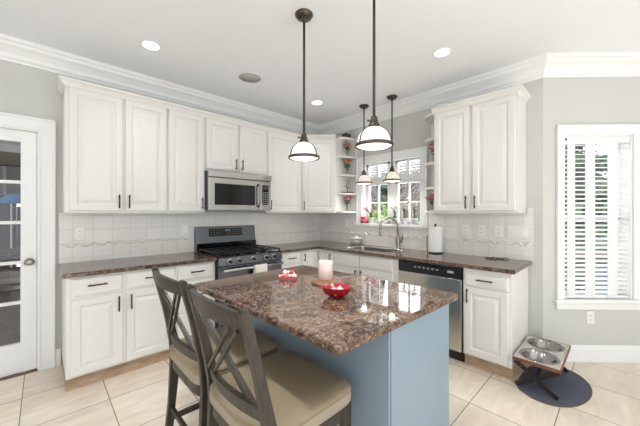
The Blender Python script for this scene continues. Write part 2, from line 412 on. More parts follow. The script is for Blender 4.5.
# backsplash tile and its relief strip
struct('wall_tile_left', MB(F_L).box(-3.245, -0.009, 0.001, 0.009, 0.9145, 1.369), M['tile_l'])
w = MB(F_W); w.box(-2.93, -1.895, 0.001, 0.009, 0.9145, 1.369).box(-1.895, -0.795, 0.001, 0.009, 0.9145, 1.165).box(-0.795, -0.0005, 0.001, 0.009, 0.9145, 1.369)
w.box(-2.93, -2.885, 0.001, 0.009, 1.369, 1.42)
struct('wall_tile_right', w, M['tile_r'])
def relief(xf, s0, s1):
    mb = MB(xf); mb.box(s0, s1, 0.0095, 0.0125, 1.040, 1.046).box(s0, s1, 0.0095, 0.0125, 1.096, 1.102)
    k = 0; s = s0+0.04
    while s < s1-0.04:
        a = 0.55 if k % 2 else -0.55; c, sn = math.cos(a), math.sin(a)
        lp = []
        for th in range(8):
            x, y = 0.034*math.cos(th*PI/4), 0.011*math.sin(th*PI/4)
            lp.append((s+x*c-y*sn, 1.071+x*sn+y*c))
        mb.rings([[(p[0], 0.009, p[1]) for p in lp], [(s+(p[0]-s)*0.8, 0.0155, 1.071+(p[1]-1.071)*0.85) for p in lp], [(s+(p[0]-s)*0.3, 0.019, 1.071+(p[1]-1.071)*0.3) for p in lp]], smooth=True)
        s += 0.058; k += 1
    return mb
struct('trim_5', relief(F_L, -3.24, -2.08), M['relief']); struct('trim_6', relief(F_L, -1.25, -0.03), M['relief'])
struct('trim_7', relief(F_W, -2.925, -0.03), M['relief'])

# ------------------------------------------------------------------ french door on the left wall
dr = bpy.data.objects.new('door_1', None); COL.objects.link(dr); dr['kind'] = 'structure'; dr.location = (-3.8, 0, 0); BASE['door_1'] = Vector((-3.8, 0, 0))
def casing_prof_box(mb, s0, s1, z0, z1, d=0.0):
    mb.box(s0, s1, d+0.001, d+0.020, z0, z1)
c = MB(F_L)
for (s0, s1, z0, z1) in ((-3.375, -3.270, 0, 2.19), (-4.345, -4.24, 0, 2.19), (-4.24, -3.375, 2.085, 2.19)):
    c.box(s0, s1, 0.001, 0.016, z0, z1)
c.box(-3.290, -3.2695, 0.001, 0.028, 0, 2.168).box(-4.3455, -4.325, 0.001, 0.028, 0, 2.168).box(-4.3455, -3.2695, 0.001, 0.028, 2.168, 2.1905)
c.box(-3.375, -3.36, 0.001, 0.022, 0, 2.09)
c.build('door_casing', M['trim'], dr, bevel=0.003)
j = MB(F_L); j.box(-3.385, -3.371, -0.149, 0.0, 0, 2.085).box(-4.239, -4.225, -0.149, 0.0, 0, 2.085).box(-4.225, -3.385, -0.149, 0.0, 2.073, 2.089)
j.build('door_jamb', M['trim'], dr)
G0, G1, GZ0, GZ1 = -4.115, -3.485, 0.262, 1.975
d = MB(F_L); d.box(-4.223, G0, -0.075, -0.035, 0.012, 2.07).box(G1, -3.387, -0.075, -0.035, 0.012, 2.07).box(G0, G1, -0.075, -0.035, 0.012, GZ0).box(G0, G1, -0.075, -0.035, GZ1, 2.07)
d.build('door_slab', M['trim'], dr, bevel=0.003)
mu = MB(F_L)
for z in (1.632, 1.289, 0.948, 0.607): mu.box(G0, G1, -0.070, -0.040, z-0.013, z+0.013)
mu.box(-3.81, -3.79, -0.070, -0.040, GZ0, GZ1)
mu.build('muntins', M['trim'], dr)
MB(F_L).box(G0, G1, -0.057, -0.053, GZ0, GZ1).build('pane', M['doorglass'], dr)
k = MB(F_L); k.tube([(-3.432, -0.035, 0.951), (-3.432, 0.004, 0.951)], 0.012, 10)
k.rings([[(-3.432+r*math.cos(t*PI/8), dd, 0.951+r*math.sin(t*PI/8)) for t in range(16)] for dd, r in ((-0.034, 0.030), (-0.028, 0.030))])
k.rings([[(-3.432+r*1.25*math.cos(t*PI/8), dd, 0.951+r*math.sin(t*PI/8)) for t in range(16)] for dd, r in ((-0.002, 0.014), (0.006, 0.025), (0.018, 0.028), (0.028, 0.020), (0.031, 0.006))], smooth=True)
o = k.build('door_knob', M['nickel'], dr); o['label'] = 'brushed nickel oval knob'
MB(F_L).box(-4.24, -3.37, -0.15, 0.004, 0.001, 0.010).build('threshold', M['hallfloor'], dr)

# ------------------------------------------------------------------ sink window (window_1) and bay window (window_2)
wn = bpy.data.objects.new('window_1', None); COL.objects.link(wn); wn['kind'] = 'structure'; wn.location = (0, -1.35, 1.2); BASE['window_1'] = Vector((0, -1.35, 1.2))
c = MB(F_W)
c.box(-1.89, WY0, 0.0, 0.018, 1.20, 2.175).box(WY1, -0.805, 0.0, 0.018, 1.20, 2.175).box(WY0, WY1, 0.0, 0.018, WZ1, 2.175)
c.box(-1.89, -1.872, 0.0, 0.028, 1.20, 2.175).box(-0.823, -0.805, 0.0, 0.028, 1.20, 2.175).box(-1.89, -0.805, 0.0, 0.028, 2.157, 2.175)
c.build('window_casing', M['trim'], wn, bevel=0.003)
jb = MB(F_W); jb.box(WY0-0.0, WY0+0.012, -0.149, 0, WZ0, WZ1).box(WY1-0.012, WY1, -0.149, 0, WZ0, WZ1).box(WY0, WY1, -0.149, 0, WZ1-0.012, WZ1)
jb.build('window_jamb', M['trim'], wn)
MB(F_W).box(-1.905, -0.79, -0.149, 0.045, 1.190, WZ0).box(-1.89, -0.805, 0.0095, 0.022, 1.166, 1.190).build('window_sill', M['trim'], wn, bevel=0.005)
fr = MB(F_W)
YL, YR = WY1-0.012, WY0+0.012
fr.box(YR, YL, -0.14, -0.075, 1.80, 1.845)                          # transom bar
fr.box(-1.385, -1.315, -0.14, -0.075, WZ0, WZ1)                    # mullion
for a, b in ((YR, -1.385), (-1.315, YL)):
    for z0, z1 in ((WZ0, 1.80), (1.845, WZ1-0.012)):
        fr.box(a, a+0.045, -0.13, -0.085, z0, z1).box(b-0.045, b, -0.13, -0.085, z0, z1)
        fr.box(a, b, -0.13, -0.085, z0, z0+0.035).box(a, b, -0.13, -0.085, z1-0.035, z1)
fr.build('sash_frame', M['trim'], wn, bevel=0.002)
mu = MB(F_W)
for a, b in ((YR, -1.385), (-1.315, YL)):
    m_ = (a+b)/2
    mu.box(m_-0.010, m_+0.010, -0.118, -0.092, WZ0+0.03, 1.80).box(a, b, -0.118, -0.092, 1.505, 1.525)
    mu.box(m_-0.020, m_+0.020, -0.118, -0.064, 1.845, WZ1-0.012)
mu.build('muntins', M['trim'], wn)
for a, b in ((YR, -1.385), (-1.315, YL)):
    MB(F_W).box(a+0.045, b-0.045, -0.107, -0.103, WZ0+0.035, 1.765).build('pane', M['glass'], wn)
    MB(F_W).box(a+0.045, b-0.045, -0.107, -0.103, 1.88, WZ1-0.047).build('pane', M['glass'], wn)
lv = MB(F_W)
for a, b in ((YR+0.05, -1.43), (-1.27, YL-0.05)):
    for i in range(5):
        z = 1.895+i*0.035; lv.hexa([(a, -0.090, z), (b, -0.090, z), (b, -0.068, z+0.012), (a, -0.068, z+0.012), (a, -0.090, z+0.004), (b, -0.090, z+0.004), (b, -0.068, z+0.016), (a, -0.068, z+0.016)])
lv.build('transom_louvers', M['blind'], wn)

w2 = bpy.data.objects.new('window_2', None); COL.objects.link(w2); w2['kind'] = 'structure'; w2.location = F_B(0.5, 0, 0.5); BASE['window_2'] = F_B(0.5, 0, 0.5)
c = MB(F_B)
c.box(0.115, BS0, 0, 0.018, BZ0, 2.18).box(BS1, 0.895, 0, 0.018, BZ0, 2.18).box(BS0, BS1, 0, 0.018, BZ1, 2.18)
c.box(0.115, 0.133, 0, 0.028, BZ0, 2.18).box(0.877, 0.895, 0, 0.028, BZ0, 2.18).box(0.115, 0.895, 0, 0.028, 2.162, 2.18)
c.build('window_casing', M['trim'], w2, bevel=0.003)
MB(F_B).box(0.085, 0.925, -0.149, 0.05, BZ0-0.028, BZ0).box(0.115, 0.895, 0.0, 0.018, BZ0-0.095, BZ0-0.028).build('window_sill', M['trim'], w2, bevel=0.006)
jb = MB(F_B); jb.box(BS0, BS0+0.012, -0.149, 0, BZ0, BZ1).box(BS1-0.012, BS1, -0.149, 0, BZ0, BZ1).box(BS0, BS1, -0.149, 0, BZ1-0.012, BZ1)
jb.build('window_jamb', M['trim'], w2)
fr = MB(F_B); a, b = BS0+0.012, BS1-0.012
for z0, z1 in ((BZ0, 1.34), (1.31, BZ1-0.012)):
    fr.box(a, a+0.04, -0.14, -0.10, z0, z1).box(b-0.04, b, -0.14, -0.10, z0, z1).box(a, b, -0.14, -0.10, z0, z0+0.04).box(a, b, -0.14, -0.10, z1-0.04, z1)
fr.build('sash_frame', M['trim'], w2)
MB(F_B).box(a+0.04, b-0.04, -0.122, -0.118, BZ0+0.04, 1.31).build('pane', M['glass'], w2)
MB(F_B).box(a+0.04, b-0.04, -0.122, -0.118, 1.35, BZ1-0.052).build('pane', M['glass'], w2)

# ------------------------------------------------------------------ cabinets
def pull(xf, s, d, z, vertical, parent, ln=0.125):
    mb = MB(xf); h = ln/2
    if vertical:
        mb.tube([(s, d+0.030, z-h), (s, d+0.030, z+h)], 0.0058, 8)
        for q in (-h*0.72, h*0.72): mb.tube([(s, d, z+q), (s, d+0.030, z+q)], 0.005, 6)
    else:
        mb.tube([(s-h, d+0.030, z), (s+h, d+0.030, z)], 0.0058, 8)
        for q in (-h*0.72, h*0.72): mb.tube([(s+q, d, z), (s+q, d+0.030, z)], 0.005, 6)
    o = mb.build('handle', M['black'], parent); o['label'] = 'black bar handle'
    return o
DU = 0.31      # face of the wall cabinets' boxes
DBF = 0.605    # face of the base cabinets' boxes
def wall_cabinet(xf, s0, s1, z0, z1, doors, label, hz):
    """doors: (s0, s1, handle side -1 / 1)"""
    t = thing('wall_cabinet', label, 'cabinet', xf((s0+s1)/2, 0.16, z0), 'white wall cabinets')
    b = MB(xf); b.box(s0+0.0005, s1-0.0005, 0.002, DU, z0, z1); b.build('cabinet_body', M['cab'], t, bevel=0.002)
    for a, c_, hs in doors:
        dd = MB(xf).door(a, c_, z0+0.022, z1-0.028 if z1 > 2.4 else z1-0.02, DU+0.0005).build('door', M['cab'], t)
        pull(xf, (c_-0.028) if hs > 0 else (a+0.028), DU+0.0205, hz, True, dd)
    return t
UB, UT = 1.37, 2.452
wall_cabinet(F_L, -3.22, -2.437, UB, UT, [(-3.192, -2.818, 1), (-2.797, -2.447, -1)], 'white two-door wall cabinet above the left counter, nearest the glazed door', 1.475)
wall_cabinet(F_L, -2.437, -2.052, UB, UT, [(-2.425, -2.066, 1)], 'white single-door wall cabinet just left of the microwave', 1.475)
wall_cabinet(F_L, -2.052, -1.250, 1.842, UT, [(-2.040, -1.664, 1), (-1.640, -1.264, -1)], 'short white two-door cabinet directly above the microwave', 1.945)
wall_cabinet(F_L, -1.250, -0.6605, UB, UT, [(-1.232, -0.690, -1)], 'white single-door wall cabinet just right of the microwave', 1.475)
wall_cabinet(F_W, -2.872, -2.105, UB, UT, [(-2.852, -2.498, 1), (-2.472, -2.122, -1)], 'white two-door wall cabinet over the dishwasher, right of the sink window', 1.475)
# diagonal corner unit
t = thing('corner_wall_cabinet', 'white diagonal corner wall cabinet with one door facing the room', 'cabinet', (-0.3, -0.3, UB), 'white wall cabinets')
MB().prism([(-0.660, -0.002), (-0.660, -0.310), (-0.310, -0.660), (-0.010, -0.660), (-0.010, -0.002)], UB, UT).build('cabinet_body', M['cab'], t, bevel=0.002)
def F_D2(s, d, z): return Vector((-0.660 + s*R2 - d*R2, -0.310 - s*R2 - d*R2, z))
dl = 0.350/R2
dd = MB(F_D2).door(0.020, dl-0.020, UB+0.022, UT-0.028, 0.0005).build('door', M['cab'], t)
pull(F_D2, 0.020+0.028, 0.0205, 1.475, True, dd)
# small crown on top of the cabinets (left run incl. diagonal corner, right cabinet)
KP = [(0.001, 2.4525), (0.024, 2.4525), (0.028, 2.462), (0.034, 2.466), (0.040, 2.480), (0.056, 2.494), (0.058, 2.506), (0.001, 2.506)]
KP = [(d_, z_-0.026) for d_, z_ in KP]
KP = [(d_, z_-0.026) for d_, z_ in [(0.0225, 2.448), (0.026, 2.448), (0.030, 2.460), (0.042, 2.478), (0.058, 2.492), (0.060, 2.508), (0.0225, 2.508)]]
def cab_crown(path, label):
    mb = MB().sweep(path, KP)
    o = mb.build('cabinet_crown', M['cab'], base=(path[1][0], path[1][1], 2.42)); tag(o, label, 'moulding', 'crown mouldings on the wall cabinets'); return o
CE = 0.0215
cab_crown([(-3.22+CE, -0.003), (-3.22+CE, -DU+CE-0.0215), (-0.660, -DU), (-0.310, -0.660)], 'white crown moulding along the tops of the cabinets on the range wall')
cab_crown([(-DU, -2.1055), (-DU, -2.872+CE), (-0.003, -2.872+CE)], 'white crown moulding around the top of the cabinet right of the sink window')

# open quarter-round end shelves either side of the sink window
def end_shelf(y_cab, sgn, label, wdt):
    t = thing('display_shelf', label, 'shelf', (-0.01, y_cab+sgn*wdt/2, UB), 'open end shelves by the sink window')
    MB().box(-0.014, -0.003, *sorted((y_cab+sgn*0.0015, y_cab+sgn*(wdt-0.004))), UB, 2.46).build('back_panel', M['cab'], t)
    for i in range(5):
        z = UB+i*0.2655
        out = [(-0.015, y_cab+sgn*0.0015)]
        for k in range(13):
            a_ = PI/2*k/12; out.append((-0.015-0.285*math.cos(a_)**0.7 if k < 12 else -0.015, y_cab+sgn*(0.0015+(wdt-0.0015)*math.sin(a_)**0.7)))
        MB().prism(out, z-0.004 if i else z, z+0.024).build('shelf', M['cab'], t, bevel=0.002)
    return t
SHZ = [UB+i*0.2655+0.0245 for i in range(5)]
end_shelf(-0.6605, -1, 'white open rounded shelves holding flowers, left of the sink window', 0.142)
end_shelf(-2.1045, 1, 'white open rounded shelves holding flowers, right of the sink window', 0.17)

# base cabinets
def base_cabinet(xf, s0, s1, label, fronts, name='base_cabinet', end=None, hole=None):
    """fronts: (kind, s0, s1, z0, z1, handle s, handle z, vertical)"""
    t = thing(name, label, 'cabinet', xf((s0+s1)/2, 0.3, 0), 'white base cabinets')
    b = MB(xf)
    if hole is None: b.box(s0+0.0005, s1-0.0005, 0.010, DBF, 0.105, 0.879)
    else:
        b.box(s0+0.0005, s1-0.0005, 0.010, DBF, 0.105, 0.64).box(s0+0.0005, s1-0.0005, DBF-0.02, DBF, 0.64, 0.879)
        b.box(s0+0.0005, s0+0.02, 0.010, DBF-0.02, 0.64, 0.879).box(s1-0.02, s1-0.0005, 0.010, DBF-0.02, 0.64, 0.879)
    b.build('cabinet_body', M['cab'], t, bevel=0.002)
    MB(xf).box(s0+0.0005, s1-0.0005, 0.02, 0.565, 0.001, 0.1045).build('toe_kick', M['toe'], t)
    for kind, a, c_, z0, z1, hs, hz, vert in fronts:
        mb = MB(xf)
        if kind == 'door': mb.door(a, c_, z0, z1, DBF+0.0005)
        else: mb.slab(a, c_, z0, z1, DBF+0.0005)
        dd = mb.build({'door': 'door', 'drawer': 'drawer', 'panel': 'false_front'}[kind], M['cab'], t)
        if hs is not None: pull(xf, hs, DBF+0.0205, hz, vert, dd)
    return t
base_cabinet(F_L, -3.225, -2.442, 'white two-door two-drawer base cabinet at the left end of the counter', [
    ('drawer', -3.195, -2.866, 0.725, 0.862, -3.035, 0.805, False), ('drawer', -2.838, -2.452, 0.725, 0.862, -2.645, 0.805, False),
    ('door', -3.195, -2.866, 0.122, 0.703, -2.895, 0.625, True), ('door', -2.838, -2.452, 0.122, 0.703, -2.808, 0.625, True)])
base_cabinet(F_L, -2.442, -2.066, 'white three-drawer base cabinet immediately left of the range', [
    ('drawer', -2.428, -2.090, 0.725, 0.862, -2.259, 0.80, False), ('drawer', -2.428, -2.090, 0.425, 0.700, -2.259, 0.575, False), ('drawer', -2.428, -2.090, 0.122, 0.400, -2.259, 0.275, False)])
base_cabinet(F_L, -1.262, -0.920, 'narrow white base cabinet with one drawer, immediately right of the range', [
    ('drawer', -1.235, -0.940, 0.725, 0.862, -1.085, 0.80, False), ('door', -1.235, -0.940, 0.122, 0.703, -0.968, 0.625, True)])
# corner cabinet with two doors meeting in the inner corner
t = thing('corner_base_cabinet', 'white corner base cabinet whose two doors meet in the inner corner', 'cabinet', (-0.4, -0.4, 0), 'white base cabinets')
out = [(-0.9195, -0.010), (-0.9195, -DBF), (-DBF, -DBF), (-DBF, -0.9095), (-0.010, -0.9095), (-0.010, -0.010)]
MB().prism(out, 0.105, 0.879).build('cabinet_body', M['cab'], t, bevel=0.002)
MB().prism([(-0.9195, -0.02), (-0.9195, -0.565), (-0.565, -0.565), (-0.565, -0.9095), (-0.02, -0.9095), (-0.02, -0.02)], 0.001, 0.1045).build('toe_kick', M['toe'], t)
dd = MB(F_L).door(-0.905, -0.629, 0.122, 0.845, DBF+0.0005).build('door', M['cab'], t); pull(F_L, -0.880, DBF+0.0205, 0.79, True, dd, 0.10)
dd = MB(F_W).door(-0.896, -0.629, 0.122, 0.845, DBF+0.0005).build('door', M['cab'], t); pull(F_W, -0.870, DBF+0.0205, 0.79, True, dd, 0.10)
base_cabinet(F_W, -1.862, -0.910, 'white sink base cabinet with two false fronts under the window', [
    ('panel', -1.330, -0.935, 0.725, 0.862, None, 0, False), ('panel', -1.790, -1.345, 0.725, 0.862, None, 0, False),
    ('door', -1.330, -0.935, 0.122, 0.703, -1.298, 0.625, True), ('door', -1.790, -1.345, 0.122, 0.703, -1.377, 0.625, True)], hole=True)
base_cabinet(F_W, -2.892, -2.515, 'white base cabinet with one drawer and one door, right end of the sink counter', [
    ('drawer', -2.868, -2.532, 0.727, 0.838, -2.700, 0.792, False), ('door', -2.868, -2.532, 0.122, 0.712, -2.560, 0.640, True)])

# worktops
EP = [(-0.040, 0.881), (-0.004, 0.881), (0.0, 0.885), (0.0, 0.910), (-0.005, 0.915), (-0.040, 0.915)]
def topmesh(mb_boxes, label, base):
    o = mb_boxes.build('worktop', M['granite'], base=base); tag(o, label, 'worktop', 'granite worktops on the base cabinets'); return o
b = MB(); b.box(-3.210, -2.067, -0.605, -0.010, 0.881, 0.915)
b.sweep([(-3.250, -0.010), (-3.250, -0.645), (-2.067, -0.645)], [(-x, z) for x, z in [(0.040, 0.881), (0.004, 0.881), (0, 0.885), (0, 0.910), (0.005, 0.915), (0.040, 0.915)]])
topmesh(b, 'brown granite worktop left of the range, beside the glazed door', (-2.65, -0.3, 0.881))
b = MB()
SX0, SX1, SY0, SY1 = -0.52, -0.15, -1.68, -1.02       # sink cut-out
b.box(-1.261, -0.605, -0.605, -0.010, 0.881, 0.915).box(-0.605, -0.010, SY1, -0.010, 0.881, 0.915)
b.box(-0.605, SX0, SY0, SY1, 0.881, 0.915).box(SX1, -0.010, SY0, SY1, 0.881, 0.915).box(-0.605, -0.010, -2.880, SY0, 0.881, 0.915)
b.sweep([(-1.261, -0.645), (-0.645, -0.645), (-0.645, -2.920), (-0.010, -2.920)], EP)
topmesh(b, 'brown granite L-shaped worktop around the corner and sink', (-0.3, -1.5, 0.881))

# ------------------------------------------------------------------ range
t = thing('gas_range', 'stainless gas range with five knobs and black grates under the microwave', 'range', (-1.664, -0.34, 0))
X0, X1 = -2.058, -1.270; XC = (X0+X1)/2
MB().box(X0, X1, -0.640, -0.012, 0.075, 0.895).box(X0+0.03, X1-0.03, -0.60, -0.05, 0.001, 0.075).build('oven_body', M['plastic'], t, bevel=0.003)
MB().box(X0, X1, -0.665, -0.075, 0.8955, 0.918).build('cooktop', M['gloss'], t, bevel=0.004)
cp = MB(); cp.hexa([(X0, -0.690, 0.822), (X1, -0.690, 0.822), (X1, -0.6405, 0.822), (X0, -0.6405, 0.822), (X0, -0.668, 0.905), (X1, -0.668, 0.905), (X1, -0.6405, 0.905), (X0, -0.6405, 0.905)])
cp.build('control_panel', M['dsteel'], t, bevel=0.004)
for x in (-1.945, -1.840, -1.668, -1.500, -1.395):
    kb = MB(); kb.rings([[(x+r*math.cos(a_*PI/8), yy, 0.864+r*math.sin(a_*PI/8)) for a_ in range(16)] for yy, r in ((-0.678, 0.030), (-0.686, 0.030), (-0.689, 0.025))], smooth=True)
    ko = kb.build('knob', M['steel'], t)
    kk = MB(); kk.rings([[(x+r*math.cos(a_*PI/8), yy, 0.864+r*math.sin(a_*PI/8)) for a_ in range(16)] for yy, r in ((-0.6895, 0.022), (-0.716, 0.018), (-0.718, 0.014))], smooth=True)
    kk.box(x-0.005, x+0.005, -0.724, -0.7185, 0.848, 0.880); kk.build('knob_grip', M['plastic'], ko)
od = MB().box(X0+0.006, X1-0.006, -0.680, -0.641, 0.205, 0.812).build('oven_door', M['dsteel'], t, bevel=0.004)
MB().box(X0+0.10, X1-0.10, -0.684, -0.6805, 0.32, 0.69).build('oven_window', M['gloss'], od)
hb = MB(); hb.tube([(X0+0.03, -0.738, 0.782), (X1-0.03, -0.738, 0.782)], 0.013, 10)
for x in (X0+0.06, X1-0.06): hb.tube([(x, -0.680, 0.782), (x, -0.738, 0.782)], 0.010, 8)
hb.build('oven_handle', M['steel'], od)
MB().box(X0+0.006, X1-0.006, -0.676, -0.641, 0.085, 0.195).build('drawer', M['dsteel'], t, bevel=0.004)
bgd = MB(); bgd.hexa([(X0, -0.085, 0.92), (X1, -0.085, 0.92), (X1, -0.012, 0.92), (X0, -0.012, 0.92), (X0, -0.055, 1.205), (X1, -0.055, 1.205), (X1, -0.012, 1.205), (X0, -0.012, 1.205)])
bg_o = bgd.build('backguard', M['dsteel'], t, bevel=0.006)
def bgy(z): return -0.085+(z-0.92)/0.285*0.030
dp = MB()
for (xa, xb, za, zb) in ((XC-0.24, XC+0.20, 1.085, 1.180),):
    dp.hexa([(xa, bgy(za)-0.004, za), (xb, bgy(za)-0.004, za), (xb, bgy(za)-0.0005, za), (xa, bgy(za)-0.0005, za), (xa, bgy(zb)-0.004, zb), (xb, bgy(zb)-0.004, zb), (xb, bgy(zb)-0.0005, zb), (xa, bgy(zb)-0.0005, zb)])
dpo = dp.build('display', M['gloss'], bg_o)
bt = MB()
for i in range(12):
    if i in (5, 6): continue
    for jz in (1.105, 1.130, 1.155):
        x = XC-0.22+i*0.035; y = bgy(jz)-0.0045
        MB().box(x, x+0.018, y-0.001, y, jz, jz+0.008).build('button', M['dimmark'], bg_o)
MB().box(XC-0.035, XC+0.025, bgy(1.15)-0.006, bgy(1.15)-0.0045, 1.145, 1.162).build('digits', M['digits'], bg_o)
MB().box(X0+0.002, X1-0.002, -0.098, -0.076, 0.9185, 1.010).build('backguard_base', M['gloss'], t, bevel=0.003)
for bx, by in ((X0+0.17, -0.52), (X0+0.17, -0.24), (XC, -0.38), (X1-0.17, -0.52), (X1-0.17, -0.24)):
    MB().lathe((bx, by, 0.9185), [(0.045, 0), (0.045, 0.010), (0.030, 0.012), (0.030, 0.020), (0.0, 0.021)], 16).build('burner', M['iron'], t)
for k in range(3):
    xa = X0+0.012+k*0.2553; xb = xa+0.2515; g = MB(); zz = 0.951
    g.box(xa, xa+0.014, -0.655, -0.115, zz-0.012, zz).box(xb-0.014, xb, -0.655, -0.115, zz-0.012, zz)
    for yy in (-0.655, -0.39, -0.129): g.box(xa, xb, yy, yy+0.014, zz-0.012, zz)
    xm = (xa+xb)/2; g.box(xm-0.006, xm+0.006, -0.655, -0.115, zz-0.010, zz+0.002)
    for yy in (-0.53, -0.25): g.box(xa, xb, yy, yy+0.012, zz-0.010, zz+0.002)
    for xx in (xa, xb-0.014):
        for yy in (-0.655, -0.129): g.box(xx, xx+0.014, yy, yy+0.014, 0.9185, zz-0.012)
    g.build('grate', M['iron'], t)
# dish towel over the oven handle
mb = MB(); loops = []
pts = [(-0.7195, 0.63), (-0.7195, 0.74), (-0.722, 0.786), (-0.731, 0.7985), (-0.745, 0.7985), (-0.7535, 0.786), (-0.756, 0.74), (-0.758, 0.60)]
n = 10
for i in range(n+1):
    x = -1.685+0.155*i/n; wv = 0.002*math.sin(i*1.9)
    loops.append([(x, y+(-abs(wv) if k > 4 else 0), z) for k, (y, z) in enumerate(pts)] + [(x, y+(-0.003 if k > 4 else 0.0025 if k < 3 else 0)-(abs(wv) if k > 4 else 0), z+(0.003 if 2 < k < 5 else 0)) for k, (y, z) in reversed(list(enumerate(pts)))])
tag(mb.rings(loops, smooth=True).build('dish_towel', M['cloth'], base=(-1.608, -0.738, 0.80)), 'white dish towel draped over the oven door handle', 'towel')

# ------------------------------------------------------------------ microwave
t = thing('microwave', 'stainless over-the-range microwave with dark window and side handle', 'microwave', (-1.66, -0.2, 1.40))
MX0, MX1 = -2.050, -1.252
MB().box(MX0, MX1, -0.385, -0.011, 1.400, 1.838).build('microwave_body', M['dsteel'], t, bevel=0.003)
MB().box(MX0, MX1, -0.432, -0.386, 1.768, 1.838).build('vent_strip', M['steel'], t, bevel=0.004)
dd = MB().box(MX0, -1.402, -0.415, -0.386, 1.402, 1.763).build('door', M['steel'], t, bevel=0.004)
MB().box(-1.985, -1.482, -0.4185, -0.4155, 1.462, 1.700).build('door_window', M['gloss'], dd)
hb = MB(); hb.tube([(-1.438, -0.416, 1.445), (-1.438, -0.448, 1.470), (-1.438, -0.458, 1.58), (-1.438, -0.448, 1.695), (-1.438, -0.416, 1.72)], 0.012, 10)
hb.build('handle', M['chrome'], dd)
p = MB().box(-1.400, MX1, -0.415, -0.386, 1.402, 1.763).build('control_panel', M['steel'], t, bevel=0.003)
kp = MB().box(-1.378, -1.290, -0.4185, -0.4155, 1.470, 1.715).build('keypad', M['gloss'], p)
bt = MB()
for i in range(3):
    for jz in range(6): MB().box(-1.370+i*0.027, -1.354+i*0.027, -0.4198, -0.4187, 1.482+jz*0.027, 1.494+jz*0.027).build('button', M['mark'], p)
MB().box(-1.368, -1.300, -0.4198, -0.4187, 1.665, 1.700).build('digits', M['dsteel'], p)

# ------------------------------------------------------------------ dishwasher
t = thing('dishwasher', 'stainless dishwasher with black control strip right of the sink', 'dishwasher', (-0.3, -2.19, 0))
D0, D1 = -2.511, -1.866
MB(F_W).box(D0+0.002, D1-0.002, 0.012, 0.595, 0.10, 0.878).build('dishwasher_body', M['plastic'], t)
MB(F_W).box(D0+0.004, D1-0.004, 0.596, 0.628, 0.110, 0.765).build('door', M['steel'], t, bevel=0.004)
p = MB(F_W).box(D0+0.004, D1-0.004, 0.596, 0.634, 0.770, 0.876).build('control_panel', M['plastic'], t, bevel=0.006)
bt = MB(F_W)
for i in range(6): MB(F_W).box(-2.20+i*0.045-0.10, -2.175+i*0.045-0.10, 0.6342, 0.6352, 0.822, 0.834).build('button', M['mark'], p)
MB(F_W).box(-2.44, -2.385, 0.6342, 0.6352, 0.815, 0.836).build('button', M['mark'], p)
MB(F_W).box(D0+0.06, D1-0.06, 0.6342, 0.640, 0.852, 0.866).build('handle_recess', M['gloss'], p)
MB(F_W).box(D0+0.004, D1-0.004, 0.05, 0.560, 0.001, 0.099).build('toe_kick', M['plastic'], t)

# ------------------------------------------------------------------ sink, faucet, sink-side things
t = thing('kitchen_sink', 'stainless sink basin set into the worktop below the sink window', 'sink', (-0.335, -1.35, 0.66))
def rr(x0, x1, y0, y1, r, z, n=5):
    pts = []
    for cx, cy, a0 in ((x1-r, y1-r, 0), (x0+r, y1-r, PI/2), (x0+r, y0+r, PI), (x1-r, y0+r, 1.5*PI)):
        for k in range(n+1): pts.append((cx+r*math.cos(a0+PI/2*k/n), cy+r*math.sin(a0+PI/2*k/n), z))
    return pts
e = 0.006
f0 = 0.9158
mb = MB(); mb.rings([rr(SX0-0.018, SX1+0.018, SY0-0.018, SY1+0.018, 0.03, f0), rr(SX0-0.017, SX1+0.017, SY0-0.017, SY1+0.017, 0.03, f0+0.003), rr(SX0+0.010, SX1-0.010, SY0+0.010, SY1-0.010, 0.03, f0+0.003), rr(SX0+0.016, SX1-0.016, SY0+0.016, SY1-0.016, 0.03, f0-0.004),
    rr(SX0+0.022, SX1-0.022, SY0+0.022, SY1-0.022, 0.05, 0.70), rr(SX0+0.04, SX1-0.04, SY0+0.04, SY1-0.04, 0.04, 0.69),
    rr(SX0+0.04, SX1-0.04, SY0+0.04, SY1-0.04, 0.04, 0.686), rr(SX0+0.018, SX1-0.018, SY0+0.018, SY1-0.018, 0.05, 0.697), rr(SX0+0.006, SX1-0.006, SY0+0.006, SY1-0.006, 0.03, f0-0.001)], closed=True, smooth=False)
mb.build('basin', M['steel'], t)
MB().lathe((-0.335, -1.35, 0.6905), [(0.045, 0), (0.045, 0.003), (0.02, 0.004), (0.0, 0.002)], 20).build('drain', M['chrome'], t)
t = thing('faucet', 'brushed nickel gooseneck faucet with side lever behind the sink', 'faucet', (-0.072, -1.53, 0.915))
FX, FY = -0.072, -1.53
MB().lathe((FX, FY, 0.9155), [(0.032, 0), (0.032, 0.006), (0.024, 0.010), (0.024, 0.05), (0.028, 0.09), (0.024, 0.14), (0.016, 0.165), (0.014, 0.18)], 20).build('faucet_base', M['nickel'], t)
nk = MB(); pth = [(FX, FY, 1.09)]
for k in range(17):
    a_ = PI*k/16*1.06; pth.append((FX-(0.125-0.125*math.cos(a_))*0.86, FY+(0.125-0.125*math.cos(a_))*0.5, 1.185+0.125*math.sin(a_)))
nk.tube(pth, 0.015, 12); nk.build('gooseneck', M['nickel'], t)
q = Vector(pth[-1]); sp = MB(); sp.tube([tuple(q), (q.x, q.y, q.z-0.03), (q.x, q.y, q.z-0.075), (q.x, q.y, q.z-0.085)], [0.015, 0.018, 0.019, 0.015], 12); sp.build('spray_head', M['nickel'], t)
lv = MB(); lv.tube([(FX, FY-0.022, 1.00), (FX+0.005, FY-0.05, 1.012)], 0.014, 10); lv.tube([(FX+0.005, FY-0.048, 1.012), (FX-0.002, FY-0.062, 1.06), (FX-0.006, FY-0.068, 1.105)], [0.010, 0.008, 0.006], 8); lv.build('lever', M['nickel'], t)
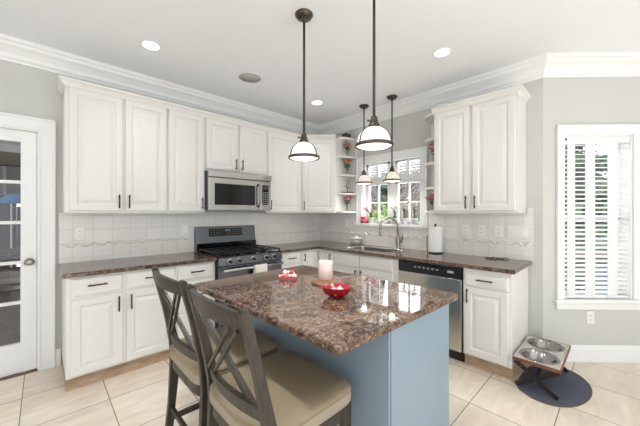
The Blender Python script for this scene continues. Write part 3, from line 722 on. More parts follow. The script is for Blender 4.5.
t = thing('paper_towel_holder', 'white paper towel roll on an upright holder right of the faucet', 'paper towel', (-0.115, -2.035, 0.915))
PX, PY = -0.115, -2.035
MB().lathe((PX, PY, 0.9155), [(0.078, 0), (0.080, 0.006), (0.074, 0.012), (0.0, 0.013)], 28).build('holder_base', M['black'], t)
MB().lathe((PX, PY, 0.930), [(0.0, 0.0), (0.073, 0.0), (0.074, 0.004), (0.074, 0.276), (0.073, 0.28), (0.0, 0.28)], 32).build('paper_roll', M['paper'], t)
MB().lathe((PX, PY, 1.2105), [(0.007, 0), (0.007, 0.015), (0.013, 0.022), (0.013, 0.032), (0.0, 0.038)], 12).build('holder_post', M['black'], t)
MB().tube([(PX-0.055, PY+0.068, 0.926), (PX-0.060, PY+0.072, 1.00), (PX-0.058, PY+0.070, 1.09), (PX-0.052, PY+0.066, 1.11)], 0.005, 8).build('tension_arm', M['black'], t)
t = thing('glass_canister', 'small clear glass canister with pale lid left of the sink', 'canister', (-0.14, -0.90, 0.915))
MB().lathe((-0.14, -0.90, 0.9155), [(0.0, 0), (0.080, 0), (0.088, 0.012), (0.088, 0.078), (0.080, 0.092), (0.075, 0.092), (0.083, 0.076), (0.083, 0.014), (0.0, 0.006)], 24).build('jar', M['clear'], t)
MB().lathe((-0.14, -0.90, 1.0085), [(0.086, 0), (0.086, 0.014), (0.03, 0.022), (0.016, 0.036), (0.0, 0.040)], 24).build('lid', M['white'], t)
# looped metal piece lying on the worktop
g = MB(); gx, gy = -0.125, -2.585
for k in range(4):
    cx_, cy_ = gx+0.022*k*0.8, gy-0.048*k*0.9; rx = 0.034 if k % 2 == 0 else 0.028
    g.tube([(cx_+rx*math.cos(a_*PI/9)*0.9, cy_+rx*math.sin(a_*PI/9), 0.9205+0.004*(k % 2)+0.003*math.sin(a_*PI/4.5)) for a_ in range(18)], 0.0040, 6, closed=True)
tag(g.build('looped_wire', M['dsteel'], base=(gx, gy-0.07, 0.9155)), 'small dark grey piece of linked wire loops on the sink worktop, right end', 'wire loops')

# ------------------------------------------------------------------ wall plates
def plate(xf, s, z, label, kind, gangs=1, d=0.0095, grp=None):
    w_ = 0.070+0.046*(gangs-1)
    t = thing('wall_outlet' if kind == 'outlet' else 'light_switch', label, 'outlet' if kind == 'outlet' else 'switch', xf(s, d, z), grp)
    MB(xf).box(s-w_/2, s+w_/2, d, d+0.006, z-0.057, z+0.057).build('cover_plate', M['white'], t, bevel=0.0025)
    for k in range(gangs):
        sc = s+(k-(gangs-1)/2)*0.046
        if kind == 'outlet':
            for q in (-0.02, 0.02):
                so = MB(xf).box(sc-0.015, sc+0.015, d+0.0062, d+0.0085, z+q-0.014, z+q+0.014).build('socket', M['white'], t, bevel=0.002)
                MB(xf).box(sc-0.008, sc-0.005, d+0.0086, d+0.0092, z+q-0.004, z+q+0.006).box(sc+0.005, sc+0.008, d+0.0086, d+0.0092, z+q-0.004, z+q+0.006).build('slots', M['plastic'], so)
        else:
            MB(xf).hexa([(sc-0.016, d+0.0062, z-0.033), (sc+0.016, d+0.0062, z-0.033), (sc+0.016, d+0.0062, z+0.033), (sc-0.016, d+0.0062, z+0.033),
                         (sc-0.016, d+0.012, z-0.033), (sc+0.016, d+0.012, z-0.033), (sc+0.016, d+0.008, z+0.033), (sc-0.016, d+0.008, z+0.033)]).build('rocker', M['white'], t)
plate(F_L, -3.098, 1.178, 'white outlet on the tile above the far left end of the left counter', 'outlet', grp='outlets on the backsplash')
plate(F_L, -2.168, 1.178, 'white switch plate on the tile just left of the range', 'switch')
plate(F_W, -0.615, 1.215, 'white switch plate in the tiled corner under the left end shelves', 'switch')
plate(F_W, -2.325, 1.185, 'white outlet on the tile nearest the paper towel roll', 'outlet', grp='outlets on the backsplash')
plate(F_W, -2.485, 1.185, 'middle one of three single plates right of the paper towels, dark slots', 'outlet', grp='outlets on the backsplash')
plate(F_W, -2.643, 1.185, 'white outlet on the tile beside the double switch plate', 'outlet', grp='outlets on the backsplash')
plate(F_W, -2.805, 1.185, 'wide white double switch plate at the right end of the tile', 'switch', gangs=3)
plate(F_B, 0.428, 0.405, 'white outlet on the painted wall below the window with blinds', 'outlet', d=0.001)

# ------------------------------------------------------------------ island
IX0, IX1, IY0, IY1 = -2.650, -1.690, -2.866, -1.600
t = thing('kitchen_island', 'blue-grey kitchen island with an overhanging brown granite top', 'island', (-2.0, -2.23, 0))
BX0, BX1, BY0, BY1 = -2.295, -1.700, -2.825, -1.640
MB().box(BX0, BX1, BY0, BY1, 0.095, 0.884).box(BX0+0.05, BX1-0.06, BY0+0.03, BY1-0.03, 0.001, 0.095).build('cabinet_base', M['island'], t, bevel=0.002)
MB().box(BX0+0.006, BX1-0.012, BY0-0.012, BY0-0.0005, 0.001, 0.884).build('end_panel', M['island'], t, bevel=0.002)
MB().box(BX0-0.012, BX0-0.0005, BY0-0.012, BY1, 0.001, 0.884).build('back_panel', M['island'], t, bevel=0.002)
MB().box(BX1-0.010, BX1+0.018, BY0-0.004, BY0+0.57, 0.11, 0.87).build('door', M['island'], t, bevel=0.002)
MB().box(BX1-0.010, BX1+0.018, BY0+0.58, BY1-0.01, 0.11, 0.87).build('door', M['island'], t, bevel=0.002)
rrc = 0.02
QUAD = [(-1.665, -2.878), (-1.712, -1.592), (-2.655, -1.610), (-2.632, -2.852)]
def quad_round(i, r, z, n=4):
    cx_, cy_ = sum(p[0] for p in QUAD)/4, sum(p[1] for p in QUAD)/4; pts = []
    for k, p in enumerate(QUAD):
        p = Vector((p[0]-math.copysign(i, p[0]-cx_), p[1]-math.copysign(i, p[1]-cy_)))
        a_ = Vector(QUAD[k-1])-p; b_ = Vector(QUAD[(k+1) % 4])-p; a_.normalize(); b_.normalize()
        for j in range(n+1):
            f_ = j/n; q = (p+a_*r)*(1-f_)**2 + p*2*f_*(1-f_) + (p+b_*r)*f_**2; pts.append((q.x, q.y, z))
    return pts
mb = MB(); mb.rings([quad_round(i, rrc, z) for i, z in ((0.010, 0.885), (0.003, 0.887), (0.0, 0.892), (0.0, 0.913), (0.003, 0.918), (0.009, 0.920))])
o = mb.build('countertop', M['granite'], t); o['label'] = 'polished brown granite top'

# things on the island
TZ = 0.9205
c0 = (-2.035, -2.19)
MB_ = MB(); MB_.lathe((c0[0], c0[1], TZ), [(0.0, 0), (0.088, 0), (0.092, 0.004), (0.092, 0.010), (0.086, 0.013), (0.0, 0.013)], 32)
tag(MB_.build('trivet', M['rattan'], base=(c0[0], c0[1], TZ)), 'round brown wooden trivet under the candle on the island', 'trivet')
c1 = (-1.995, -2.150)
t = thing('candle', 'pale pink jar candle standing on the round trivet', 'candle', (c1[0], c1[1], TZ+0.0135))
MB().lathe((c1[0], c1[1], TZ+0.0135), [(0.0, 0), (0.046, 0), (0.049, 0.004), (0.049, 0.116), (0.047, 0.118), (0.045, 0.115), (0.045, 0.108), (0.0, 0.108)], 32).build('jar', M['candle'], t)
MB().lathe((c1[0], c1[1], TZ+0.0135+0.1085), [(0.044, 0), (0.044, 0.002), (0.0, 0.003)], 24).build('wax', M['wax'], t)
MB().tube([(c1[0], c1[1], TZ+0.124), (c1[0]+0.001, c1[1], TZ+0.136)], 0.0015, 6).build('wick', M['black'], t)
t = thing('red_bowl', 'glossy red oval bowl with a pointed tip on the island', 'bowl', (-2.208, -2.452, TZ))
bx, by = -2.208, -2.452
def leafring(r, z, n=28):
    out = []
    for k in range(n):
        a_ = 2*PI*k/n; s_ = 1+0.16*max(0, math.cos(a_))**6
        u_, v_ = 0.90*r*s_*math.cos(a_)*1.05, 0.90*r*math.sin(a_)*0.9
        ca, sa = math.cos(2.3), math.sin(2.3); out.append((bx+u_*ca-v_*sa, by+u_*sa+v_*ca, z))
    return out
MB().rings([leafring(0.030, TZ), leafring(0.042, TZ+0.004), leafring(0.066, TZ+0.022), leafring(0.080, TZ+0.054), leafring(0.081, TZ+0.057), leafring(0.077, TZ+0.057), leafring(0.062, TZ+0.026), leafring(0.038, TZ+0.010)], smooth=True).build('bowl', M['red'], t)
for k in range(7):
    a_ = k*0.9+0.3; r_ = 0.022+0.022*(k % 2); m_ = (M['whitewrap'], M['pinkwrap'], M['whitewrap'])[k % 3]
    q = MB(); q.ball((bx+r_*math.cos(a_), by+r_*math.sin(a_), TZ+0.036), 0.014, 8, 6, (1.3, 0.9, 0.7))
    tag(q.build('candy', m_, base=(bx+r_*math.cos(a_), by+r_*math.sin(a_), TZ+0.026)), 'pale wrapped candy lying inside the red bowl', 'candy', 'candies in the red bowl')
t = thing('candy_tray', 'small pink-red tray heaped with wrapped candies on the island', 'tray', (-2.135, -1.925, TZ))
tx, ty = -2.135, -1.925
ca, sa = math.cos(-0.785), math.sin(-0.785)
def rot(u_, v_): return (tx+u_*ca-v_*sa, ty+u_*sa+v_*ca)
def rq(hx, hy, z): return [rot(a_, b_)+(z,) for a_, b_ in ((-hx, -hy), (hx, -hy), (hx, hy), (-hx, hy))]
MB().rings([rq(0.052, 0.034, TZ), rq(0.062, 0.042, TZ+0.022), rq(0.059, 0.039, TZ+0.022), rq(0.051, 0.033, TZ+0.006)]).build('tray', M['pinkpaper'], t)
cands = [(-0.035, -0.012), (-0.012, 0.012), (0.012, -0.012), (0.036, 0.010), (-0.036, 0.016), (0.016, 0.018), (0.036, -0.014), (-0.012, -0.018), (-0.022, 0.0), (0.004, 0.002), (0.026, -0.002), (-0.003, 0.016)]
for k, (u_, v_) in enumerate(cands):
    z = TZ+0.022 if k < 8 else TZ+0.043
    p_ = rot(u_, v_); m_ = M[('whitewrap', 'pinkwrap', 'whitewrap', 'whitewrap', 'redwrap', 'bluewrap')[k % 6]]
    q = MB(); q.ball((p_[0], p_[1], z), 0.0125, 8, 6, (1.2, 1.0, 0.9))
    a_ = k*1.3
    for s_ in (-1, 1):
        e0 = (p_[0]+s_*0.013*math.cos(a_), p_[1]+s_*0.013*math.sin(a_), z); e1 = (p_[0]+s_*0.026*math.cos(a_), p_[1]+s_*0.026*math.sin(a_), z+0.006)
        q.tube([e0, e1], [0.003, 0.009], 6)
    nm = ('white', 'pink', 'white', 'white', 'red', 'slate blue')[k % 6]
    tag(q.build('candy', m_, base=(p_[0], p_[1], z-0.012)), '%s twist-wrapped candy heaped in the pink-red tray' % nm, 'candy', 'wrapped candies in the tray, %s' % nm)

# ------------------------------------------------------------------ counter stools
def make_stool(cy, label):
    t = thing('counter_stool', label, 'stool', (-2.62, cy, 0), 'counter stools at the island')
    xb, xf_ = -2.845, -2.375; hw = 0.24
    def px(z): return -2.800 - (0.105*max(0, (z-0.60)/0.47)**1.15 if z > 0.60 else -0.0) - (0.05*((0.60-z)/0.60)**1.6 if z < 0.60 else 0)
    # rear legs run up into the back posts
    for s in (-1, 1):
        zs = [0.001, 0.15, 0.30, 0.45, 0.56, 0.64, 0.74, 0.84, 0.94, 1.02, 1.062, 1.074]
        m = MB(); loops = []
        for z in zs:
            w_ = 0.032 if z > 0.3 else 0.028; th = (0.048 if 0.4 < z < 0.7 else 0.040 if z < 0.8 else 0.034) if z < 1.06 else (0.030 if z < 1.07 else 0.016)
            yy = cy+s*(hw-0.018); x = px(z)
            loops.append([(x-th/2, yy-w_/2, z), (x+th/2, yy-w_/2, z), (x+th/2, yy+w_/2, z), (x-th/2, yy+w_/2, z)])
        m.rings(loops).build('back_leg', M['stool'], t, bevel=0.004)
        m = MB(); yy = cy+s*(hw-0.036); x = xf_-0.036
        m.rings([[(x-w_/2, yy-w_/2, z), (x+w_/2, yy-w_/2, z), (x+w_/2, yy+w_/2, z), (x-w_/2, yy+w_/2, z)] for z, w_ in ((0.001, 0.028), (0.40, 0.036), (0.562, 0.040))])
        m.build('front_leg', M['stool'], t, bevel=0.003)
        MB().bar([(px(0.20)+0.018, cy+s*(hw-0.020), 0.205), (xf_-0.052, cy+s*(hw-0.034), 0.205)], (0, 0, 1), 0.030, 0.018).build('stretcher', M['stool'], t, bevel=0.002)
    MB().bar([(xf_-0.036, cy-hw+0.052, 0.155), (xf_-0.036, cy+hw-0.052, 0.155)], (0, 0, 1), 0.036, 0.020).build('footrest', M['stool'], t, bevel=0.002)
    MB().bar([(px(0.26), cy-hw+0.034, 0.265), (px(0.26), cy+hw-0.034, 0.265)], (0, 0, 1), 0.028, 0.018).build('stretcher', M['stool'], t, bevel=0.002)
    def outline(i, z, n=64):
        pts = []
        hx = (xf_-xb)/2-i; hy = hw-i; xc = (xf_+xb)/2
        for k in range(n):
            a_ = 2*PI*k/n; ex_ = 0.22 if math.cos(a_) > 0 else 0.5
            pts.append((xc+hx*math.copysign(abs(math.cos(a_))**ex_, math.cos(a_)), cy+hy*math.copysign(abs(math.sin(a_))**0.24, math.sin(a_)), z))
        return pts
    MB().rings([outline(0.016, 0.508), outline(0.012, 0.512), outline(0.012, 0.566)]).build('seat_frame', M['stool'], t, bevel=0.002)
    MB().rings([outline(0.010, 0.5665), outline(0.002, 0.572), outline(0.0, 0.590), outline(0.001, 0.6145)], cap1=False, smooth=True).build('seat_band', M['linen'], t)
    MB().rings([outline(0.001, 0.615), outline(0.001, 0.625), outline(0.006, 0.634), outline(0.018, 0.640), outline(0.06, 0.643), outline(0.17, 0.645)], smooth=True).build('seat_cushion', M['seat'], t)
    def bow(u_): return -0.035*(1-u_*u_)
    yw = hw-0.034
    def rail(z0, z1, arch, name):
        m = MB(); loops = []; N = 16
        for k in range(N+1):
            u_ = -1+2*k/N; y = cy+u_*yw; xa = px(z0)+bow(u_); xt = px(z1)+bow(u_); zb = z0+arch*(1-u_*u_); zt = z1+0.012*(1-u_*u_)
            xa = px(zb)+bow(u_)
            loops.append([(xa-0.011, y, zb), (xa+0.011, y, zb), (xt+0.011, y, zt), (xt-0.011, y, zt)])
        m.rings(loops, smooth=False).build(name, M['stool'], t, bevel=0.003)
    rail(0.996, 1.058, 0.008, 'top_rail'); rail(0.672, 0.722, 0.008, 'lower_rail')
    def sp(y0, z0, y1, z1, off):
        pts = []
        for k in range(9):
            f_ = k/8; y = y0+(y1-y0)*f_; z = z0+(z1-z0)*f_; pts.append((px(z0)+(px(z1)-px(z0))*f_+bow(0.78)+off, cy+y, z))
        MB().bar(pts, (0, 1, 0.6 if y1 < y0 else -0.6), 0.0125, 0.011).build('slat', M['stool'], t)
    for off in (-0.026, 0.026):
        sp(-0.150+off, 0.724, 0.165+off, 0.998, 0.004); sp(0.150+off, 0.724, -0.165+off, 0.998, -0.008)
    return t
make_stool(-2.483, 'dark wooden counter stool with tan seat, nearest the camera at the island corner')
make_stool(-1.952, 'dark wooden counter stool with tan seat, farther one beside the left cabinets')

# ------------------------------------------------------------------ ceiling lights and speaker
def can_light(x, y, label, power=5):
    t = thing('recessed_light', label, 'ceiling light', (x, y, H), 'recessed ceiling lights')
    MB().lathe((x, y, H), [(0.062, -0.0005), (0.078, -0.0005), (0.080, -0.004), (0.074, -0.007), (0.062, -0.004)], 32, False, False).build('trim_ring', M['white'], t)
    MB().lathe((x, y, H), [(0.0, -0.0006), (0.062, -0.0006), (0.062, -0.003), (0.0, -0.003)], 32).build('lens', M['lens'], t)
    ld = bpy.data.lights.new('downlight', 'SPOT'); ld.energy = power; ld.color = (0.94, 0.98, 1.0); ld.spot_size = math.radians(100); ld.spot_blend = 0.7; ld.shadow_soft_size = 0.05
    lo = bpy.data.objects.new('downlight', ld); COL.objects.link(lo); lo.parent = t; lo.location = (0, 0, -0.06)
can_light(-2.687, -0.746, 'lit recessed ceiling light nearest the left cabinets')
can_light(-0.798, -2.406, 'lit recessed ceiling light in front of the right wall cabinet')
can_light(-0.804, -0.796, 'lit recessed ceiling light in front of the corner cabinet')
for px_, py_ in ((-2.69, -2.40), (-4.55, -2.40), (-2.69, -4.30), (-4.55, -4.30), (-0.9, -4.3)):  # unseen cans: first fills out the grid, others added to light the floor
    can_light(px_, py_, 'added unseen recessed ceiling light that brightens the room, same kind as those in view', 7 if px_ > -1 else 30 if py_ > -3 and px_ < -4 else 66 if py_ > -3 else 42)
t = thing('ceiling_speaker', 'round grey ceiling speaker between the pendant and left cabinets', 'speaker', (-1.781, -0.811, H))
MB().lathe((-1.781, -0.811, H), [(0.0, -0.0005), (0.112, -0.0005), (0.112, -0.005), (0.0, -0.008)], 40).build('grille', M['grille'], t)
MB().lathe((-1.781, -0.811, H), [(0.1125, -0.0005), (0.120, -0.0005), (0.119, -0.006), (0.1125, -0.006)], 40, False, False).build('rim', M['white'], t)

def pendant_light(x, y, rz, label):
    t = thing('pendant_light', label, 'pendant light', (x, y, H), 'bronze and opal glass pendants')
    MB().lathe((x, y, H), [(0.064, -0.0005), (0.064, -0.010), (0.056, -0.016), (0.052, -0.026), (0.034, -0.032), (0.016, -0.036), (0.012, -0.055), (0.0, -0.056)], 28).build('canopy', M['bronze'], t)
    MB().tube([(x, y, H-0.054), (x, y, rz+0.17)], 0.0085, 10).build('rod', M['bronze'], t)
    MB().lathe((x, y, rz), [(0.0, 0.172), (0.014, 0.170), (0.020, 0.160), (0.020, 0.148), (0.024, 0.146), (0.024, 0.128), (0.030, 0.124), (0.034, 0.112), (0.036, 0.104), (0.0, 0.103)], 24).build('socket_cap', M['bronze'], t)
    dome = [(0.034, 0.1025), (0.048, 0.098), (0.066, 0.086), (0.082, 0.068), (0.094, 0.044), (0.100, 0.020), (0.102, 0.006), (0.099, 0.006), (0.097, 0.020), (0.091, 0.043), (0.079, 0.066), (0.064, 0.083), (0.047, 0.094), (0.034, 0.0985)]
    MB().lathe((x, y, rz), dome, 40, False, False).build('shade', M['opal'], t)
    MB().lathe((x, y, rz), [(0.101, 0.004), (0.1085, 0.008), (0.112, 0.002), (0.112, -0.010), (0.106, -0.012), (0.101, -0.008)], 40, False, False).rings([], ) if False else None
    mb = MB(); mb.rings([[(x+r*math.cos(2*PI*k/40), y+r*math.sin(2*PI*k/40), rz+z) for k in range(40)] for r, z in ((0.1025, 0.006), (0.110, 0.008), (0.113, 0.002), (0.113, -0.009), (0.107, -0.012), (0.1025, -0.009))], closed=True, smooth=True)
    mb.build('rim_band', M['bronze'], t)
    MB().lathe((x, y, rz), [(0.0, -0.022), (0.05, -0.0195), (0.085, -0.013), (0.102, -0.004), (0.101, 0.0), (0.0, 0.0)], 40).build('diffuser', M['glow'], t)
    for k in range(3):
        a_ = k*2*PI/3 + 0.80
        pth = [(x+(r+0.003)*math.cos(a_), y+(r+0.003)*math.sin(a_), rz+z) for r, z in dome[:7]]
        MB().bar(pth, (-math.sin(a_), math.cos(a_), 0), 0.010, 0.004).build('strap', M['bronze'], t)
    pl = bpy.data.lights.new('pendant_bulb', 'SPOT'); pl.energy = 5; pl.color = (1.0, 0.94, 0.86); pl.spot_size = math.radians(165); pl.spot_blend = 0.6; pl.shadow_soft_size = 0.03
    po = bpy.data.objects.new('pendant_bulb', pl); COL.objects.link(po); po.parent = t; po.location = (0, 0, rz-H-0.028)
    kn = MB(); kn.tube([(x-0.02, y+0.004, rz+0.136), (x-0.042, y+0.008, rz+0.136)], 0.004, 8); kn.ball((x-0.045, y+0.0085, rz+0.136), 0.007, 8, 6); kn.build('thumb_screw', M['bronze'], t)
    return t
pA = pendant_light(-2.000, -1.936, 1.768, 'island pendant with whole round canopy in view, farther one from the camera')
dz = lambda v: (v[0], v[1], H)
dup(pA, (-1.945, -2.502, H), 'largest pendant over the island, nearest one whose rod runs off the top')
dup(pA, (-0.280, -1.146, H), 'small far pendant over the sink, the left one of the pair')
dup(pA, (-0.274, -1.567, H), 'small far pendant over the sink, the right one of the pair')

# ------------------------------------------------------------------ blinds on the bay window
t = thing('window_blind', 'white horizontal slat blind with wide tapes in the right-hand window', 'blind', F_B(0.505, -0.04, BZ1))
b0, b1 = BS0+0.016, BS1-0.016
MB(F_B).box(b0, b1, -0.066, -0.006, BZ1-0.066, BZ1-0.0125).build('valance', M['blind'], t, bevel=0.004)
sl = MB(F_B); z = BZ0+0.055
while z < BZ1-0.08:
    sl.hexa([(b0, -0.056, z+0.006), (b1, -0.056, z+0.006), (b1, -0.016, z-0.006), (b0, -0.016, z-0.006), (b0, -0.056, z+0.009), (b1, -0.056, z+0.009), (b1, -0.016, z-0.003), (b0, -0.016, z-0.003)])
    z += 0.0415
sl.build('slats', M['blind'], t)
MB(F_B).box(b0, b1, -0.060, -0.012, BZ0+0.001, BZ0+0.024).build('bottom_rail', M['blind'], t, bevel=0.003)
for s, hw_ in ((0.264, 0.036), (0.437, 0.045), (0.640, 0.045)):
    MB(F_B).box(s-hw_, s+hw_, -0.0095, -0.0080, BZ0+0.012, BZ1-0.06).build('tape', M['tape'], t)
MB(F_B).box(b0+0.003, b0+0.018, -0.0055, 0.001, BZ1-0.05, BZ1-0.028).build('cord_lock', M['plastic'], t)

# ------------------------------------------------------------------ dog feeder, bowls, mat
t = thing('pet_feeder', 'raised pet feeder with whitewashed top and crossed black legs', 'pet feeder', (-0.39, -3.065, 0))
FX0, FX1, FY0, FY1, FZ = -0.672, -0.110, -3.200, -2.912, 0.243
B1, B2 = (-0.531, -3.056), (-0.252, -3.056)
bo = MB(); nseg = 32
def hole_ring(c_, r, z): return [(c_[0]+r*math.cos(2*PI*k/nseg), c_[1]+r*math.sin(2*PI*k/nseg), z) for k in range(nseg)]
def square_ring(x0, x1, y0, y1, z, c_):
    pts = []
    for k in range(nseg):
        a_ = 2*PI*k/nseg; dx, dy = math.cos(a_), math.sin(a_)
        tx_ = ((x1-c_[0])/dx if dx > 1e-9 else (x0-c_[0])/dx if dx < -1e-9 else 9); ty_ = ((y1-c_[1])/dy if dy > 1e-9 else (y0-c_[1])/dy if dy < -1e-9 else 9)
        q_ = min(tx_, ty_); pts.append((c_[0]+dx*q_, c_[1]+dy*q_, z))
    # snap the nearest points to the corners so the board keeps square corners
    for cx_, cy_ in ((x0, y0), (x0, y1), (x1, y0), (x1, y1)):
        i = min(range(nseg), key=lambda k_: (pts[k_][0]-cx_)**2+(pts[k_][1]-cy_)**2); pts[i] = (cx_, cy_, z)
    return pts
xm = (FX0+FX1)/2
for (xa, xb_), c_ in (((FX0, xm), B1), ((xm, FX1), B2)):
    bo.rings([square_ring(xa, xb_, FY0, FY1, FZ-0.018, c_), square_ring(xa, xb_, FY0, FY1, FZ, c_), hole_ring(c_, 0.116, FZ), hole_ring(c_, 0.116, FZ-0.018)], closed=True)
bo.build('board_top', M['boardtop'], t)
eg = MB(); e_ = 0.007
eg.box(FX0-e_, FX0-0.0005, FY0-e_, FY1, FZ-0.024, FZ+0.001).box(FX1+0.0005, FX1+e_, FY0-e_, FY1, FZ-0.024, FZ+0.001).box(FX0-0.0005, FX1+0.0005, FY0-e_, FY0-0.0005, FZ-0.024, FZ+0.001)
o = eg.build('board_edge', M['boardedge'], t); o['label'] = 'brown wood edging'
for xx in (FX0+0.015, FX1-0.020):
    for s in (-1, 1):
        pth = [(xx, FY0+0.012, 0.022), (xx, FY1-0.010, FZ-0.032)] if s > 0 else [(xx+0.013, FY1-0.012, 0.022), (xx+0.013, FY0+0.010, FZ-0.032)]
        MB().bar(pth, (1, 0, 0), 0.012, 0.030).build('crossed_leg', M['black'], t)
    MB().bar([(xx+0.006, FY0+0.004, FZ-0.022), (xx+0.006, FY1-0.004, FZ-0.022)], (1, 0, 0), 0.026, 0.008).build('leg_bracket', M['black'], t)
MB().bar([(FX0+0.03, (FY0+FY1)/2, 0.115), (FX1-0.02, (FY0+FY1)/2, 0.115)], (0, 0, 1), 0.014, 0.012).build('cross_bar', M['black'], t)
for c_, lb in ((B1, 'stainless pet bowl in the feeder, front one nearest the cabinet door side'), (B2, 'stainless pet bowl in the feeder, rear one nearest the wall')):
    q = MB(); q.lathe((c_[0], c_[1], FZ), [(0.1165, 0.002), (0.128, 0.0015), (0.129, 0.004), (0.123, 0.0065), (0.113, 0.005), (0.104, -0.010), (0.082, -0.045), (0.068, -0.056), (0.0, -0.058), (0.0, -0.0605), (0.070, -0.0585), (0.085, -0.046), (0.107, -0.012), (0.1145, 0.001)], 40, False, False)
    tag(q.build('pet_bowl', M['chrome'], base=(c_[0], c_[1], FZ)), lb, 'bowl', 'steel bowls in the pet feeder')
t = thing('feeding_mat', 'rounded slate-blue floor mat with braided edge under the pet feeder', 'mat', (-0.4, -3.1, 0))
mp_ = [(-0.655, -2.925), (-0.735, -3.02), (-0.755, -3.11), (-0.725, -3.20), (-0.650, -3.275), (-0.54, -3.325), (-0.40, -3.355), (-0.27, -3.350), (-0.16, -3.315), (-0.075, -3.25), (-0.035, -3.18), (-0.04, -3.08), (-0.09, -3.00), (-0.16, -2.945), (-0.30, -2.925), (-0.48, -2.915)]
mc = (-0.40, -3.12)
def smooth_loop(pts, it=2):
    for _ in range(it):
        n_ = len(pts); out_ = []
        for i in range(n_):
            a_, b_ = pts[i], pts[(i+1) % n_]
            out_ += [(a_[0]*0.75+b_[0]*0.25, a_[1]*0.75+b_[1]*0.25), (a_[0]*0.25+b_[0]*0.75, a_[1]*0.25+b_[1]*0.75)]
        pts = out_
    return pts
ml = smooth_loop(mp_)
def sc(f_, z): return [(mc[0]+(p_[0]-mc[0])*f_, mc[1]+(p_[1]-mc[1])*f_, z) for p_ in ml]
MB().rings([sc(0.955, 0.001), sc(0.955, 0.006)]).build('mat_field', M['matblue'], t)
MB().rings([sc(0.957, 0.001), sc(1.0, 0.001), sc(1.0, 0.006), sc(0.978, 0.009), sc(0.957, 0.007)], closed=True).build('mat_border', M['matedge'], t)

# ------------------------------------------------------------------ flowers, ornaments, sill things
def petals(mb, c, r, n=6):
    for k in range(n):
        a_ = 2*PI*k/n; el = 0.5
        tip = (c[0]+r*math.cos(a_), c[1]+r*math.sin(a_), c[2]+r*el)
        l_ = (c[0]+0.55*r*math.cos(a_+0.5), c[1]+0.55*r*math.sin(a_+0.5), c[2]+r*0.30); r_ = (c[0]+0.55*r*math.cos(a_-0.5), c[1]+0.55*r*math.sin(a_-0.5), c[2]+r*0.30)
        vs = [mb.v(c), mb.v(r_), mb.v(tip), mb.v(l_)]; mb.face(vs)
    mb.ball((c[0], c[1], c[2]+r*0.2), r*0.28, 6, 4)
def leaf(mb, p, d, L, wd):
    d = Vector(d).normalized(); s_ = d.cross(Vector((0, 0, 1))); s_ = s_.normalized() if s_.length > 1e-4 else Vector((1, 0, 0)); p = Vector(p)
    q = [p, p+d*L*0.5+s_*wd, p+d*L-Vector((0, 0, L*0.15)), p+d*L*0.5-s_*wd]
    mb.face([mb.v(tuple(x)) for x in q])
def flower_vase(x, y, z, h, label, m_, seed, nb=8, spread=0.062, grp='vases of flowers on the end shelves', vase=True):
    rnd = random.Random(seed)
    t = thing('flower_vase', label, 'flowers', (x, y, z), grp)
    MB().lathe((x, y, z), [(0.0, 0), (0.026, 0), (0.028, 0.01), (0.024, 0.05), (0.027, h*0.42), (0.025, h*0.42), (0.022, 0.05), (0.025, 0.012), (0.0, 0.006)], 16).build('vase', M['clear'] if vase else M['white'], t)
    st = MB(); lf = MB(); tips = []
    for k in range(nb):
        a_ = 2*PI*k/nb+rnd.random(); rr_ = spread*(0.35+0.65*rnd.random()) if k else 0.0
        tip = (x+rr_*math.cos(a_), y+rr_*math.sin(a_)*0.8, z+h*(0.70+0.24*rnd.random())); tips.append(tip)
        st.tube([(x+0.008*math.cos(a_), y+0.008*math.sin(a_), z+0.012), (x+0.012*math.cos(a_), y+0.012*math.sin(a_), z+h*0.42), tip], 0.0022, 5)
        for q in range(2):
            b_ = rnd.random()*6.28; leaf(lf, (x, y, z+h*(0.42+0.15*q)), (math.cos(b_), math.sin(b_)*0.8, 0.7), 0.075, 0.017)
    st.build('stems', M['stem'], t); lf.build('leaves', M['leaf'], t)
    for tip in tips:
        bm_ = MB(); petals(bm_, tip, 0.042, 7); bm_.build('blossom', m_, t)
    return t
flower_vase(-0.120, -0.722, SHZ[3], 0.20, 'coral flowers in a glass vase on the top level of the left end shelves', M['coral'], 1)
flower_vase(-0.120, -0.722, SHZ[2], 0.225, 'coral flowers in a glass vase on the second level of the left end shelves', M['coral'], 2, 10)
flower_vase(-0.130, -0.722, SHZ[0], 0.225, 'pink flowers in a glass vase on the lowest level of the left end shelves', M['pink'], 3, 9)
flower_vase(-0.110, -2.020, SHZ[2], 0.23, 'red-pink flowers on an upper level of the right end shelves', M['pink'], 4, 8, 0.07)
flower_vase(-0.130, -2.000, SHZ[0], 0.19, 'pink flowers with long leaves on the lowest level of the right end shelves', M['pink'], 5, 10, 0.068)
